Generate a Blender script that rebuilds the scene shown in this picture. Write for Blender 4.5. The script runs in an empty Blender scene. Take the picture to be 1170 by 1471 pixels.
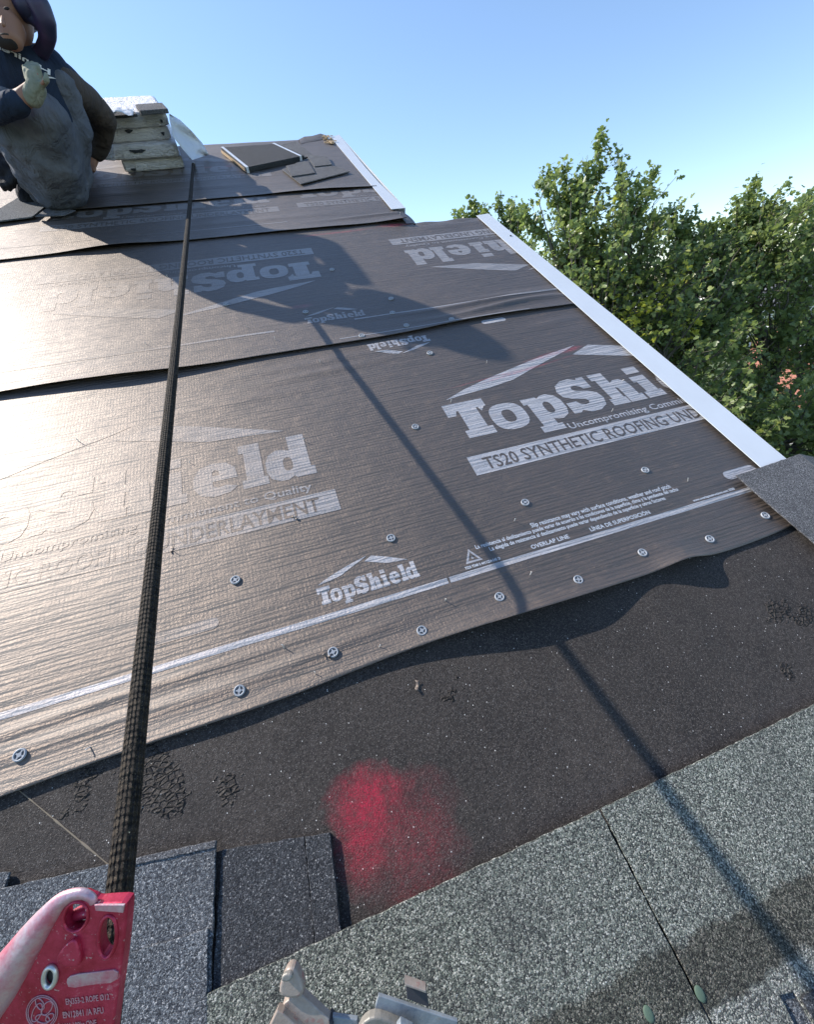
import bpy, bmesh, math, random
import numpy as np
from mathutils import Vector, Matrix, noise as mnoise
random.seed(7); rng = np.random.default_rng(7)
SC = bpy.context.scene; COL = SC.collection
R = math.radians

# ---------------------------------------------------------------- camera, sky, sun
D = 0.85                       # camera height above the roof plane (m); roof plan units below are multiples of D
PITCH = R(30)
F = 609.0; PPX, PPY = 585.0, 735.5          # focal length and centre in photograph pixels
def _frame():
    h = Vector((3200-PPX, PPY-60, F)).normalized()
    s = Vector((230-PPX, PPY+90, F)); s = (s-h*s.dot(h)).normalized()
    n = -h.cross(s)
    return h, s, n
ch, cs, cn = _frame()           # roof axes seen from the camera (x right, y up, z forward)
RB = Matrix.Rotation(PITCH, 3, 'X')
Hw, Sw, Nw = RB @ Vector((1,0,0)), RB @ Vector((0,1,0)), RB @ Vector((0,0,1))
RO = Vector((0,0,6.5))          # roof origin, under the camera
ROOF = Matrix.Translation(RO) @ RB.to_4x4()
def cam2w(p):                   # camera vector -> world vector
    return Hw*p.dot(ch)+Sw*p.dot(cs)+Nw*p.dot(cn)
EYE = RO + Nw*D
CX, CY, CZ = cam2w(Vector((1,0,0))), cam2w(Vector((0,1,0))), cam2w(Vector((0,0,1)))
def at(x, y, z):                # photograph direction at forward distance z (m)
    return EYE + CX*((x-PPX)/F*z) + CY*((PPY-y)/F*z) + CZ*z
cam_d = bpy.data.cameras.new('camera'); cam = bpy.data.objects.new('camera', cam_d); COL.objects.link(cam)
cam.matrix_world = Matrix.Translation(EYE) @ Matrix((CX, CY, -CZ)).transposed().to_4x4()
cam_d.sensor_fit = 'VERTICAL'; cam_d.sensor_height = 36; cam_d.lens = F/1471*36
cam_d.clip_start = 0.01; cam_d.clip_end = 3000
SC.camera = cam

SUN = cam2w(Vector((-.78,.625,0.0))).normalized()
sun_d = bpy.data.lights.new('sun', 'SUN'); sun_d.energy = 4.6; sun_d.angle = R(0.53); sun_d.color = (1.0,.93,.84)
sun = bpy.data.objects.new('sun', sun_d); COL.objects.link(sun)
sun.rotation_euler = SUN.to_track_quat('Z','Y').to_euler(); sun.location = (-20,20,40)
W = bpy.data.worlds.new('World'); SC.world = W; W.use_nodes = True
wn = W.node_tree.nodes; wl = W.node_tree.links
sky = wn.new('ShaderNodeTexSky'); sky.sky_type = 'NISHITA'; sky.sun_disc = False
sky.sun_elevation = math.asin(SUN.z); sky.sun_rotation = math.atan2(SUN.x, SUN.y)
sky.air_density = 1.0; sky.dust_density = 0.15; sky.ozone_density = 2.6
wl.new(sky.outputs[0], wn['Background'].inputs[0]); wn['Background'].inputs[1].default_value = 0.15
SC.view_settings.view_transform = 'Standard'; SC.view_settings.look = 'None'
SC.view_settings.exposure = 0.70; SC.view_settings.gamma = 1

# ---------------------------------------------------------------- helpers
def link(o): COL.objects.link(o); return o
class MB:
    def __init__(s): s.v=[]; s.f=[]; s.m=[]; s.smooth=False
    def add(s, vs, fs, mi=0):
        b=len(s.v); s.v += [tuple(v) for v in vs]; s.f += [tuple(b+i for i in f) for f in fs]; s.m += [mi]*len(fs)
    def box(s, x0,x1,y0,y1,z0,z1,mi=0):
        vs=[(x0,y0,z0),(x1,y0,z0),(x1,y1,z0),(x0,y1,z0),(x0,y0,z1),(x1,y0,z1),(x1,y1,z1),(x0,y1,z1)]
        s.add(vs,[(3,2,1,0),(4,5,6,7),(0,1,5,4),(1,2,6,5),(2,3,7,6),(3,0,4,7)],mi)
    def prism(s, pts, z0, z1, mi=0):         # polygon in x,y extruded in z
        n=len(pts); a=sum(pts[i][0]*pts[(i+1)%n][1]-pts[(i+1)%n][0]*pts[i][1] for i in range(n))
        if a<0: pts=pts[::-1]
        vs=[(p[0],p[1],z0) for p in pts]+[(p[0],p[1],z1) for p in pts]
        s.add(vs,[tuple(range(n-1,-1,-1)),tuple(range(n,2*n))]+[(i,(i+1)%n,n+(i+1)%n,n+i) for i in range(n)],mi)
    def tube(s, P, rad, k=10, mi=0, cap=True):
        P=[Vector(p) for p in P]; rr=rad if isinstance(rad,(list,tuple)) else [rad]*len(P)
        b=len(s.v); up=None; n=len(P)
        for i,p in enumerate(P):
            t=(P[min(i+1,n-1)]-P[max(i-1,0)]).normalized()
            if up is None: up=t.orthogonal().normalized()
            up=(up-t*up.dot(t)).normalized(); w=t.cross(up)
            for j in range(k):
                a=2*math.pi*j/k; s.v.append(tuple(p+(up*math.cos(a)+w*math.sin(a))*rr[i]))
        for i in range(n-1):
            for j in range(k):
                s.f.append((b+i*k+j,b+i*k+(j+1)%k,b+(i+1)*k+(j+1)%k,b+(i+1)*k+j)); s.m.append(mi)
        if cap:
            s.f.append(tuple(b+j for j in range(k-1,-1,-1))); s.f.append(tuple(b+(n-1)*k+j for j in range(k))); s.m += [mi,mi]
    def ellip(s, c, r, rot=None, nu=16, nv=10, mi=0):
        b=len(s.v); rot=rot or Matrix.Identity(3); c=Vector(c)
        for i in range(nv+1):
            th=math.pi*i/nv
            for j in range(nu):
                ph=2*math.pi*j/nu
                s.v.append(tuple(c+rot@Vector((r[0]*math.sin(th)*math.cos(ph),r[1]*math.sin(th)*math.sin(ph),r[2]*math.cos(th)))))
        for i in range(nv):
            for j in range(nu):
                s.f.append((b+i*nu+j,b+(i+1)*nu+j,b+(i+1)*nu+(j+1)%nu,b+i*nu+(j+1)%nu)); s.m.append(mi)
    def capsule(s, a, b_, ra, rb, k=14):
        a=Vector(a); b_=Vector(b_); t=(b_-a); L=t.length; t=t/L if L>1e-6 else Vector((0,0,1))
        P=[];rr=[]
        for q in (-.97,-.8,-.5,0): P.append(a+t*ra*q); rr.append(ra*math.sqrt(1-q*q))
        for q in (0,.5,.8,.97): P.append(b_+t*rb*q); rr.append(rb*math.sqrt(1-q*q))
        s.tube(P,rr,k)
    def build(s, name, mats, parent=None, mat4=None, smooth=False, origin=None):
        me=bpy.data.meshes.new(name); v=s.v
        if origin is not None: v=[(p[0]-origin[0],p[1]-origin[1],p[2]-origin[2]) for p in v]
        me.from_pydata(v,[],s.f); 
        if not isinstance(mats,(list,tuple)): mats=[mats]
        for m in mats: me.materials.append(m)
        me.polygons.foreach_set('material_index', s.m)
        if smooth or s.smooth: me.polygons.foreach_set('use_smooth',[True]*len(s.f))
        me.update(); o=link(bpy.data.objects.new(name, me))
        if parent is not None: o.parent=parent
        if mat4 is not None:
            if origin is not None: mat4 = mat4 @ Matrix.Translation(origin)
            o.matrix_basis = mat4
        return o
def tag(o, label=None, cat=None, group=None, kind=None):
    if label: o['label']=label
    if cat: o['category']=cat
    if group: o['group']=group
    if kind: o['kind']=kind
    return o
def thing(name, label, cat, mat4, group=None):
    o=link(bpy.data.objects.new(name,None)); o.matrix_basis=mat4; o.empty_display_size=.1
    return tag(o,label,cat,group)
def roofm(u=0,v=0,w=0): return ROOF @ Matrix.Translation((u*D,v*D,w))
def uvp(x,y,w=0):               # photograph point -> roof plan position (units of D) at height w (m)
    r=Vector(((x-PPX)/F,(PPY-y)/F,1)); t=(D-w)/(-(r.dot(cn))); r=r*t
    return r.dot(ch)/D, r.dot(cs)/D
def bevel(o, w, seg=2):
    m=o.modifiers.new('bevel','BEVEL'); m.width=w; m.segments=seg; m.limit_method='ANGLE'; m.angle_limit=R(35); return o

# ---------------------------------------------------------------- materials
def mat(name, col=(.5,.5,.5), rough=.6, metal=0, spec=.5):
    m=bpy.data.materials.new(name); m.use_nodes=True; b=m.node_tree.nodes['Principled BSDF']
    b.inputs['Base Color'].default_value=(*col,1); b.inputs['Roughness'].default_value=rough
    b.inputs['Metallic'].default_value=metal; b.inputs['Specular IOR Level'].default_value=spec
    return m
class N:                        # short node writer
    def __init__(s,m): s.t=m.node_tree; s.n=s.t.nodes; s.l=s.t.links; s.b=s.n['Principled BSDF']; s._c=None
    def new(s,k,**kw):
        o=s.n.new(k)
        for a,b in kw.items(): setattr(o,a,b)
        return o
    def set(s,i,v):
        if hasattr(v,'is_output') or isinstance(v,bpy.types.NodeSocket): s.l.new(v,i)
        else: i.default_value=v
    def co(s,scale=(1,1,1),loc=(0,0,0),rot=(0,0,0)):
        if s._c is None: s._c=s.new('ShaderNodeTexCoord').outputs['Object']
        m=s.new('ShaderNodeMapping'); m.inputs['Scale'].default_value=scale; m.inputs['Location'].default_value=loc; m.inputs['Rotation'].default_value=rot
        s.l.new(s._c,m.inputs[0]); return m.outputs[0]
    def noise(s,co,scale,detail=3,rough=.5,dist=0):
        o=s.new('ShaderNodeTexNoise'); s.l.new(co,o.inputs['Vector']); o.inputs['Scale'].default_value=scale
        o.inputs['Detail'].default_value=detail; o.inputs['Roughness'].default_value=rough; o.inputs['Distortion'].default_value=dist; return o.outputs['Fac']
    def vor(s,co,scale,feature='F1'):
        o=s.new('ShaderNodeTexVoronoi',feature=feature); s.l.new(co,o.inputs['Vector']); o.inputs['Scale'].default_value=scale; return o
    def ramp(s,f,stops,interp='LINEAR'):
        o=s.new('ShaderNodeValToRGB'); o.color_ramp.interpolation=interp; e=o.color_ramp.elements
        while len(e)<len(stops): e.new(.5)
        for q,(p,c) in zip(e,stops): q.position=p; q.color=(*c,1) if len(c)==3 else c
        s.l.new(f,o.inputs[0]); return o.outputs[0]
    def fr(s,f,a,b,c=0.0,d=1.0):
        o=s.new('ShaderNodeMapRange'); s.l.new(f,o.inputs[0])
        for i,v in zip((1,2,3,4),(a,b,c,d)): o.inputs[i].default_value=v
        return o.outputs[0]
    def math(s,op,a,b=0.0,c=0.0):
        o=s.new('ShaderNodeMath',operation=op)
        for i,v in enumerate((a,b,c)): s.set(o.inputs[i],v)
        return o.outputs[0]
    def mix(s,f,a,b,mode='MIX'):
        o=s.new('ShaderNodeMix',data_type='RGBA',blend_type=mode)
        s.set(o.inputs[0],f)
        for i,v in ((6,a),(7,b)):
            if isinstance(v,tuple): v=(*v,1) if len(v)==3 else v
            s.set(o.inputs[i],v)
        return o.outputs[2]
    def bump(s,h,strength=.5,dist=.01,prev=None):
        o=s.new('ShaderNodeBump'); s.l.new(h,o.inputs['Height']); o.inputs['Strength'].default_value=strength; o.inputs['Distance'].default_value=dist
        if prev is not None: s.l.new(prev,o.inputs['Normal'])
        return o.outputs[0]
    def base(s,c): s.set(s.b.inputs['Base Color'],c)
    def rough(s,c): s.set(s.b.inputs['Roughness'],c)
    def norm(s,c): s.set(s.b.inputs['Normal'],c)
    def sep(s,co):
        o=s.new('ShaderNodeSeparateXYZ'); s.l.new(co,o.inputs[0]); return o.outputs

def sheet_relief(g, k=1.0):
    """woven underlayment: long wavy ridges along the roll, woven threads and soft dents"""
    c0=g.co((1,1,1))
    warp=g.noise(g.co((3,3,1)),1.0,2)
    big=g.noise(g.co((3.2,64,1)),1.0,2,.55,.5)        # ridges 1.5-2 cm apart
    mid=g.noise(g.co((14,150,1),(3,1,0)),1.0,2,.5,.5)
    wv=g.new('ShaderNodeTexWave',wave_type='BANDS',bands_direction='X'); g.l.new(g.co((1,1,1)),wv.inputs['Vector']); wv.inputs['Scale'].default_value=38; wv.inputs['Distortion'].default_value=.6
    wh=g.new('ShaderNodeTexWave',wave_type='BANDS',bands_direction='Y'); g.l.new(g.co((1,1,1)),wh.inputs['Vector']); wh.inputs['Scale'].default_value=60; wh.inputs['Distortion'].default_value=1.2
    rg=g.new('ShaderNodeTexWave',wave_type='BANDS',bands_direction='Y'); g.l.new(g.co((.16,1,1)),rg.inputs['Vector']); rg.inputs['Scale'].default_value=29; rg.inputs['Distortion'].default_value=9; rg.inputs['Detail'].default_value=3; rg.inputs['Detail Scale'].default_value=.35
    fine=g.noise(g.co((1,1,1)),330,2,.6)
    amp=g.fr(g.noise(g.co((.9,1.3,1),(5,2,0)),1.6,2),.3,.7,.45,1.15)
    h=g.math('MULTIPLY',g.math('ADD',g.math('ADD',g.math('MULTIPLY',big,.8),g.math('MULTIPLY',rg.outputs['Fac'],.09)),g.math('MULTIPLY',mid,.42)),amp)
    h2=g.math('ADD',g.math('MULTIPLY',wv.outputs['Fac'],.10),g.math('MULTIPLY',wh.outputs['Fac'],.10))
    h2=g.math('ADD',h2,g.math('MULTIPLY',fine,.9)); h2=g.math('ADD',h2,g.math('MULTIPLY',g.noise(g.co((1,1.6,1),(2,7,0)),130,3,.7),.8))
    dents=g.noise(g.co((9,16,1)),1.0,4,.6)
    b=g.bump(dents,.55*k,.012)
    b=g.bump(h,1.0*k,.0105,b)
    return g.bump(h2,.9*k,.0020,b), amp, big
def chalk(g, col, spots):
    """red marking chalk left on the surface: spots of (x,y,rx,ry,angle,strength) in object metres"""
    nz=g.math('MULTIPLY',g.fr(g.noise(g.co((1,1,1),(7,3,0)),60,4,.7),.3,.6),g.fr(g.noise(g.co((1,1,1),(1,3,0)),430,3,.7),.38,.56))
    big=g.noise(g.co((1,1,1),(1,9,0)),14,3,.6)
    for (x,y,rx,ry,a,st) in spots:
        # rotate about the spot
        sp=g.sep(g.co((1,1,1)))
        X=g.math('SUBTRACT',sp[0],x); Y=g.math('SUBTRACT',sp[1],y)
        ca,sa=math.cos(a),math.sin(a)
        U=g.math('ADD',g.math('MULTIPLY',X,ca/rx),g.math('MULTIPLY',Y,sa/rx))
        V=g.math('ADD',g.math('MULTIPLY',X,-sa/ry),g.math('MULTIPLY',Y,ca/ry))
        d=g.math('SQRT',g.math('ADD',g.math('MULTIPLY',U,U),g.math('MULTIPLY',V,V)))
        d=g.math('ADD',d,g.math('MULTIPLY',g.math('SUBTRACT',big,.5),1.1))
        f=g.math('MULTIPLY',g.fr(d,1.0,.25),g.math('MULTIPLY',g.math('ADD',g.math('MULTIPLY',nz,.75),.25),st))
        col=g.mix(f,col,(.50,.020,.060))
    return col
def gloss(g,n):
    n=g.math('ADD',g.math('MULTIPLY',n,.5),g.math('MULTIPLY',g.noise(g.co((1,1,1),(3,3,0)),300,3,.7),.5))
    g.rough(g.fr(n,.3,.7,.46,.60)); g.b.inputs['Specular IOR Level'].default_value=1.0; g.b.inputs['Specular Tint'].default_value=(1,.85,.74,1)
    g.b.inputs['Coat Weight'].default_value=1.0; g.b.inputs['Coat Roughness'].default_value=.60; g.b.inputs['Coat IOR'].default_value=1.68; g.b.inputs['Coat Tint'].default_value=(1,.92,.85,1)
def m_sheet(name, spots):
    m=mat(name,rough=.42,spec=.5); g=N(m); nrm,amp,big=sheet_relief(g)
    n1=g.noise(g.co((1,1,1)),3.2,5,.65); n2=g.noise(g.co((1,1,1),(4,4,0)),26,4,.7)
    c=g.mix(g.fr(n1,.35,.7),(.022,.018,.016),(.036,.029,.026))
    c=g.mix(g.fr(n2,.55,.78,0,.6),c,(.10,.078,.060))           # dust and boot scuffs
    n3=g.noise(g.co((1,1,1),(9,4,0)),420,1,.5); c=g.mix(g.fr(n3,.60,.8,0,.5),c,(.16,.14,.12)); n5=g.noise(g.co((1,2.2,1),(6,4,0)),55,4,.75); c=g.mix(g.fr(n5,.56,.75,0,.55),c,(.085,.066,.052)); c=g.mix(g.fr(n5,.46,.30,0,.5),c,(.012,.011,.011))
    c=chalk(g,c,spots); g.base(c); g.norm(nrm)
    gloss(g,n2); return m
def m_print(name, spots, dim=0.0):
    m=mat(name,rough=.45,spec=.5); g=N(m); nrm,amp,big=sheet_relief(g,.9)
    n1=g.noise(g.co((1,1,1)),9,5,.7); n2=g.noise(g.co((1,1,1),(2,2,0)),170,3,.7)
    n4=g.noise(g.co((4,90,1),(2,2,0)),1,3,.6)
    c=g.mix(g.fr(n1,.3,.7),(.28,.32,.39),(.38,.42,.49))
    c=g.mix(g.fr(n2,.55,.75,0,.55),c,(.06,.055,.055)); c=g.mix(g.fr(n4,.5,.75,0,.5),c,(.08,.075,.075)); c=g.mix(dim if dim<1 else g.fr(g.sep(g.co((1,1,1)))[0],-.40,.03,.99,.40) if dim<2 else g.fr(g.sep(g.co((1,1,1)))[0],-.42,-.02,.97,.42),c,(.055,.05,.046))  # leftward fade puts the glare's washing-out of the print into its colour
    c=chalk(g,c,spots); g.base(c); g.norm(nrm); gloss(g,n2); return m
def m_granule(name, pal, scale=270, dark=(.02,.02,.022), bands=None, h=.0016):
    """mineral granules: every cell its own stone colour; bands = [(y0,y1,tint,fac)] across the shingle in object metres"""
    m=mat(name,rough=.85,spec=.25); g=N(m); co=g.co((1,1,1))
    nd=g.new('ShaderNodeTexNoise'); g.l.new(co,nd.inputs['Vector']); nd.inputs['Scale'].default_value=700
    cw=g.new('ShaderNodeMix',data_type='RGBA',blend_type='LINEAR_LIGHT'); cw.inputs[0].default_value=.0012; g.l.new(co,cw.inputs[6]); g.l.new(nd.outputs['Color'],cw.inputs[7])
    v=g.vor(cw.outputs[2],scale); e=g.vor(cw.outputs[2],scale,'DISTANCE_TO_EDGE')
    sp=g.new('ShaderNodeSeparateColor'); g.l.new(v.outputs['Color'],sp.inputs[0])
    c=g.ramp(sp.outputs[0],pal,'CONSTANT')
    v2=g.vor(cw.outputs[2],scale*1.9); sp2=g.new('ShaderNodeSeparateColor'); g.l.new(v2.outputs['Color'],sp2.inputs[0])
    c=g.mix(g.fr(sp2.outputs[1],.0,1,.0,.55),c,g.ramp(sp2.outputs[0],pal,'CONSTANT'))
    c=g.mix(g.fr(e.outputs['Distance'],.0,.15,.82,0),c,dark)
    big=g.noise(co,7,4,.6); c=g.mix(g.fr(big,.35,.7,.35,0),c,(.05,.05,.052))
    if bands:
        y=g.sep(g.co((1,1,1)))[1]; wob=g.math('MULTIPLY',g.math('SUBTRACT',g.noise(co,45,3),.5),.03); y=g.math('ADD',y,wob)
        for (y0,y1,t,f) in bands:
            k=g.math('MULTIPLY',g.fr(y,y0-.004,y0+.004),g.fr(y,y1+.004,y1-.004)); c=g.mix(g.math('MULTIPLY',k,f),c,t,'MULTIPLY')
    g.base(c)
    hh=g.math('SUBTRACT',1,v.outputs['Distance']); b=g.bump(g.math('MULTIPLY',hh,g.fr(sp.outputs[1],0,1,.4,1)),1.0,h)
    b=g.bump(v2.outputs['Distance'],.6,h*.5,b); g.norm(b); return m
PAL_GREEN=[(0,(.022,.025,.026)),(.24,(.085,.098,.085)),(.44,(.22,.25,.205)),(.64,(.42,.44,.37)),(.84,(.66,.65,.57)),(.97,(.8,.8,.72))]
PAL_BLUE=[(0,(.03,.035,.045)),(.25,(.10,.11,.13)),(.5,(.19,.21,.23)),(.72,(.33,.35,.37)),(.93,(.6,.6,.6))]
PAL_DARK=[(0,(.02,.022,.028)),(.35,(.06,.066,.075)),(.65,(.11,.115,.125)),(.85,(.2,.2,.21)),(.96,(.42,.42,.42))]
PAL_GREY=[(0,(.06,.06,.065)),(.3,(.14,.14,.15)),(.55,(.24,.24,.25)),(.8,(.38,.38,.39)),(.95,(.6,.6,.6))]
M={}
BR=(.30,.27,.24)
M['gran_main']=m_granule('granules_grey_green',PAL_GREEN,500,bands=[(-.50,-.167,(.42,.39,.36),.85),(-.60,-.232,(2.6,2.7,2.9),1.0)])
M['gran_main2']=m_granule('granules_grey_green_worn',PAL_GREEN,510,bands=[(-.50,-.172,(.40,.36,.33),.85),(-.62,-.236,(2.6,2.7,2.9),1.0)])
M['gran_blue']=m_granule('granules_blue_grey',PAL_BLUE,540)
M['gran_dark']=m_granule('granules_charcoal',PAL_DARK,540)
M['gran_grey']=m_granule('granules_mid_grey',PAL_GREY,620)
M['trim']=mat('white_coated_metal',(.6,.63,.67),.45,0,.4)
g=N(M['trim']); n=g.noise(g.co((1,1,1)),6,4,.6); g.base(g.mix(g.fr(n,.4,.75,0,.35),(.57,.61,.66),(.47,.50,.54))); g.norm(g.bump(g.noise(g.co((2,.6,1)),3,2),.15,.01))
SP1=[(1.10*D,1.29*D,.16,.014,R(8),.30),(1.22*D,1.30*D,.06,.012,R(10),.35),(.95*D,1.225*D,.25,.006,R(8),.45),(.8*D,1.22*D,.2,.004,R(5),.4)]
SP2=[(.90*D,2.742*D,.10,.022,R(-3),1.0),(.55*D,2.72*D,.25,.012,R(2),.5),(.2*D,1.95*D,.05,.02,0,.25)]
SP4=[(.05*D,4.05*D,.25,.02,0,.5)]
M['sheet1']=m_sheet('woven_underlayment_lowest',SP1); M['print1']=m_print('pale_print_lowest',SP1)
M['print_fine']=mat('fine_pale_print',(.50,.53,.58),.6); M['print_worn_glare']=m_print('worn_glare_faded_print',SP1,1.0); M['sheet2']=m_sheet('woven_underlayment',SP2); M['print2']=m_print('pale_print',SP2,2.0); M['print3']=m_print('faint_print',SP2,.72)  # left-hand and second-sheet prints fade leftward in colour to mimic glare
M['sheet4']=m_sheet('woven_underlayment_top',SP4)
# self-adhered ice barrier
m=M['ice']=mat('mineral_ice_barrier',rough=.7,spec=.25); g=N(m); co=g.co((1,1,1))
n1=g.noise(co,4,4,.6); n2=g.noise(co,230,3,.65); c=g.mix(g.fr(n1,.3,.7),(.029,.025,.024),(.052,.044,.040))
c=g.mix(g.fr(n2,.50,.70,0,.75),c,(.085,.074,.068)); c=g.mix(g.fr(n2,.46,.34,0,.6),c,(.010,.009,.009))
v=g.vor(co,900); s1=g.new('ShaderNodeSeparateColor'); g.l.new(v.outputs['Color'],s1.inputs[0]); c=g.mix(g.math('MULTIPLY',g.math('GREATER_THAN',s1.outputs[0],.93),.35),c,(.30,.28,.26))
v=g.vor(co,330); s2=g.new('ShaderNodeSeparateColor'); g.l.new(v.outputs['Color'],s2.inputs[0])
k=g.math('MULTIPLY',g.math('GREATER_THAN',s2.outputs[0],.991),g.math('LESS_THAN',v.outputs['Distance'],.30)); c=g.mix(g.math('MULTIPLY',k,.9),c,(.75,.73,.70))
c=chalk(g,c,[(-.030*D,.058*D,.085,.060,R(15),.9),(-.06*D,.0*D,.05,.07,0,.5),(.03*D,-.02*D,.11,.11,0,.28)]); g.base(c)
def treads(g, spots):
    tot=None; sp=g.sep(g.co((1,1,1)))
    t=g.vor(g.co((1,1.6,1),rot=(0,0,.5)),78,'DISTANCE_TO_EDGE'); 
    t=g.math('MULTIPLY',g.fr(t.outputs['Distance'],.02,.20),1.0)
    nz=g.noise(g.co((1,1,1)),30,3,.7)
    for x,y,r in spots:
        X=g.math('SUBTRACT',sp[0],x); Y=g.math('SUBTRACT',sp[1],y)
        d=g.math('SQRT',g.math('ADD',g.math('MULTIPLY',X,X),g.math('MULTIPLY',Y,Y))); d=g.math('ADD',d,g.math('MULTIPLY',g.math('SUBTRACT',nz,.5),.12))
        f=g.fr(d,r,r*.5); tot=f if tot is None else g.math('MAXIMUM',tot,f)
    return g.math('MULTIPLY',tot,g.math('SUBTRACT',1.0,t))
tr=treads(g,[(-.42*D,.235*D,.040),(-.39*D,.19*D,.028),(-.54*D,.26*D,.025),(1.09*D,.11*D,.032),(1.13*D,.07*D,.03),(.21*D,.2*D,.015),(-.27*D,.17*D,.018),(.98*D,-.02*D,.012)])
b=g.bump(g.noise(co,10,3,.55),.6,.012); b=g.bump(g.noise(co,420,3,.7),.9,.0036,b); b=g.bump(tr,1.0,.010,b); g.norm(b)
M['tack']=mat('tan_sealant',(.20,.165,.12),.8)
M['ply']=mat('plywood',(.42,.30,.17),.7)
m=M['siding']=mat('cream_siding',(.62,.60,.55),.6); g=N(m); w=g.new('ShaderNodeTexWave',wave_type='BANDS',bands_direction='Z',wave_profile='SAW'); g.l.new(g.co((1,1,1)),w.inputs['Vector']); w.inputs['Scale'].default_value=2.2; g.norm(g.bump(w.outputs['Fac'],.6,.02))
m=M['plastic']=mat('bundle_wrap',(.66,.65,.60),.38); g=N(m)
nn=g.noise(g.co((1,1,3)),9,4,.6); rp=g.noise(g.co((1,1,5),(3,1,0)),11,3,.6)
c=g.mix(g.fr(nn,.35,.7),(.84,.80,.79),(.93,.89,.87)); c=g.mix(g.fr(rp,.68,.72,0,.9),c,(.34,.34,.33)); g.base(c); b=g.bump(g.noise(g.co((1,1,2.2)),26,5,.65,1.4),1.0,.022); g.norm(b)
m=M['film']=mat('white_plastic_film',(.72,.75,.80),.35); g=N(m); g.norm(g.bump(g.noise(g.co((1,3,1)),14,3,.6,1.2),.6,.01)); g.b.inputs['Transmission Weight'].default_value=0.12
M['cap']=mat('cap_plastic',(.30,.32,.35),.5); M['capdark']=mat('cap_smoke_plastic',(.10,.10,.105),.4); M['nail']=mat('nail_steel',(.5,.5,.5),.4,.9)
M['staple']=mat('pale_staple_steel',(.78,.76,.72),.35,.3)
M['dot']=mat('green_sealant_dot',(.085,.13,.09),.6)
# rope
m=M['rope']=mat('braided_rope',(.06,.05,.04),.85,spec=.2); g=N(m)
uvn=g.new('ShaderNodeUVMap').outputs[0]; sp=g.sep(uvn)
A=g.math('MULTIPLY',sp[0],2*math.pi*8); B=g.math('MULTIPLY',sp[1],2*math.pi*95)
s1=g.math('SINE',g.math('ADD',A,B)); s2=g.math('SINE',g.math('SUBTRACT',A,B)); pr=g.math('MULTIPLY',g.math('MULTIPLY',s1,s2),g.fr(g.noise(g.co((1,1,1),(5,5,5)),120,3,.7),.35,.65,.15,1.3))
fib=g.noise(g.co((1,1,1)),900,2,.6); hh=g.math('ADD',g.math('MULTIPLY',pr,.6),g.math('MULTIPLY',fib,.4))
vv=g.noise(g.co((1,1,1)),170,3,.7); c=g.mix(g.fr(vv,.40,.62),(.012,.011,.010),(.05,.040,.030)); c=g.mix(g.fr(pr,.2,.9,0,.5),c,(.13,.10,.07)); c=g.mix(g.fr(fib,.62,.72,0,.5),c,(.30,.25,.18)); g.base(c)
g.norm(g.bump(hh,1.0,.0035))
# metal of the rope grab
m=M['red']=mat('worn_red_metal',(.45,.02,.06),.38,.45); g=N(m)
n=g.noise(g.co((1,1,1)),60,5,.75); n2=g.noise(g.co((1,1,1)),400,2,.6)
c=g.mix(g.fr(n,.35,.7),(.33,.012,.035),(.56,.05,.11)); c=g.mix(g.fr(n,.64,.74,0,.55),c,(.58,.36,.40)); c=g.mix(g.fr(n2,.66,.72,0,.6),c,(.6,.5,.5)); g.base(c); g.norm(g.bump(n2,.25,.0006))
m=M['rim']=mat('rubbed_bare_metal',(.6,.5,.5),.36,.6); g=N(m); n=g.noise(g.co((1,1,1)),42,5,.7); n2=g.noise(g.co((1,1,1)),500,2,.6)
c=g.mix(g.fr(n,.42,.62),(.58,.44,.47),(.55,.17,.22)); g.base(c); g.rough(g.fr(n,.3,.7,.34,.55)); g.norm(g.bump(n2,.3,.0006))
M['steel']=mat('bare_steel',(.62,.62,.61),.35,.7); M['black']=mat('black_rubber',(.012,.012,.012),.6)
M['etch']=mat('pale_etching',(.50,.26,.29),.55,.2)
def m_metal(name,c1,c2,c3,sc=45):
    m=mat(name,rough=.5,metal=.25); g=N(m); n=g.noise(g.co((1,1,1)),sc,5,.7); n2=g.noise(g.co((1,1,1),(3,3,3)),sc*2.4,4,.7)
    c=g.mix(g.fr(n,.35,.7),c1,c2); c=g.mix(g.fr(n2,.56,.68,0,.75),c,c3); g.base(c); g.norm(g.bump(n2,.4,.0012)); return m
M['beige']=m_metal('chalky_beige_metal',(.30,.24,.20),(.42,.36,.31),(.34,.10,.09)); M['bluegrey']=m_metal('blue_grey_metal',(.20,.23,.26),(.30,.33,.35),(.25,.22,.2)); M['putty']=m_metal('putty_metal',(.20,.19,.165),(.30,.28,.25),(.22,.2,.17))
M['webbing']=mat('harness_webbing',(.05,.05,.055),.9)
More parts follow.
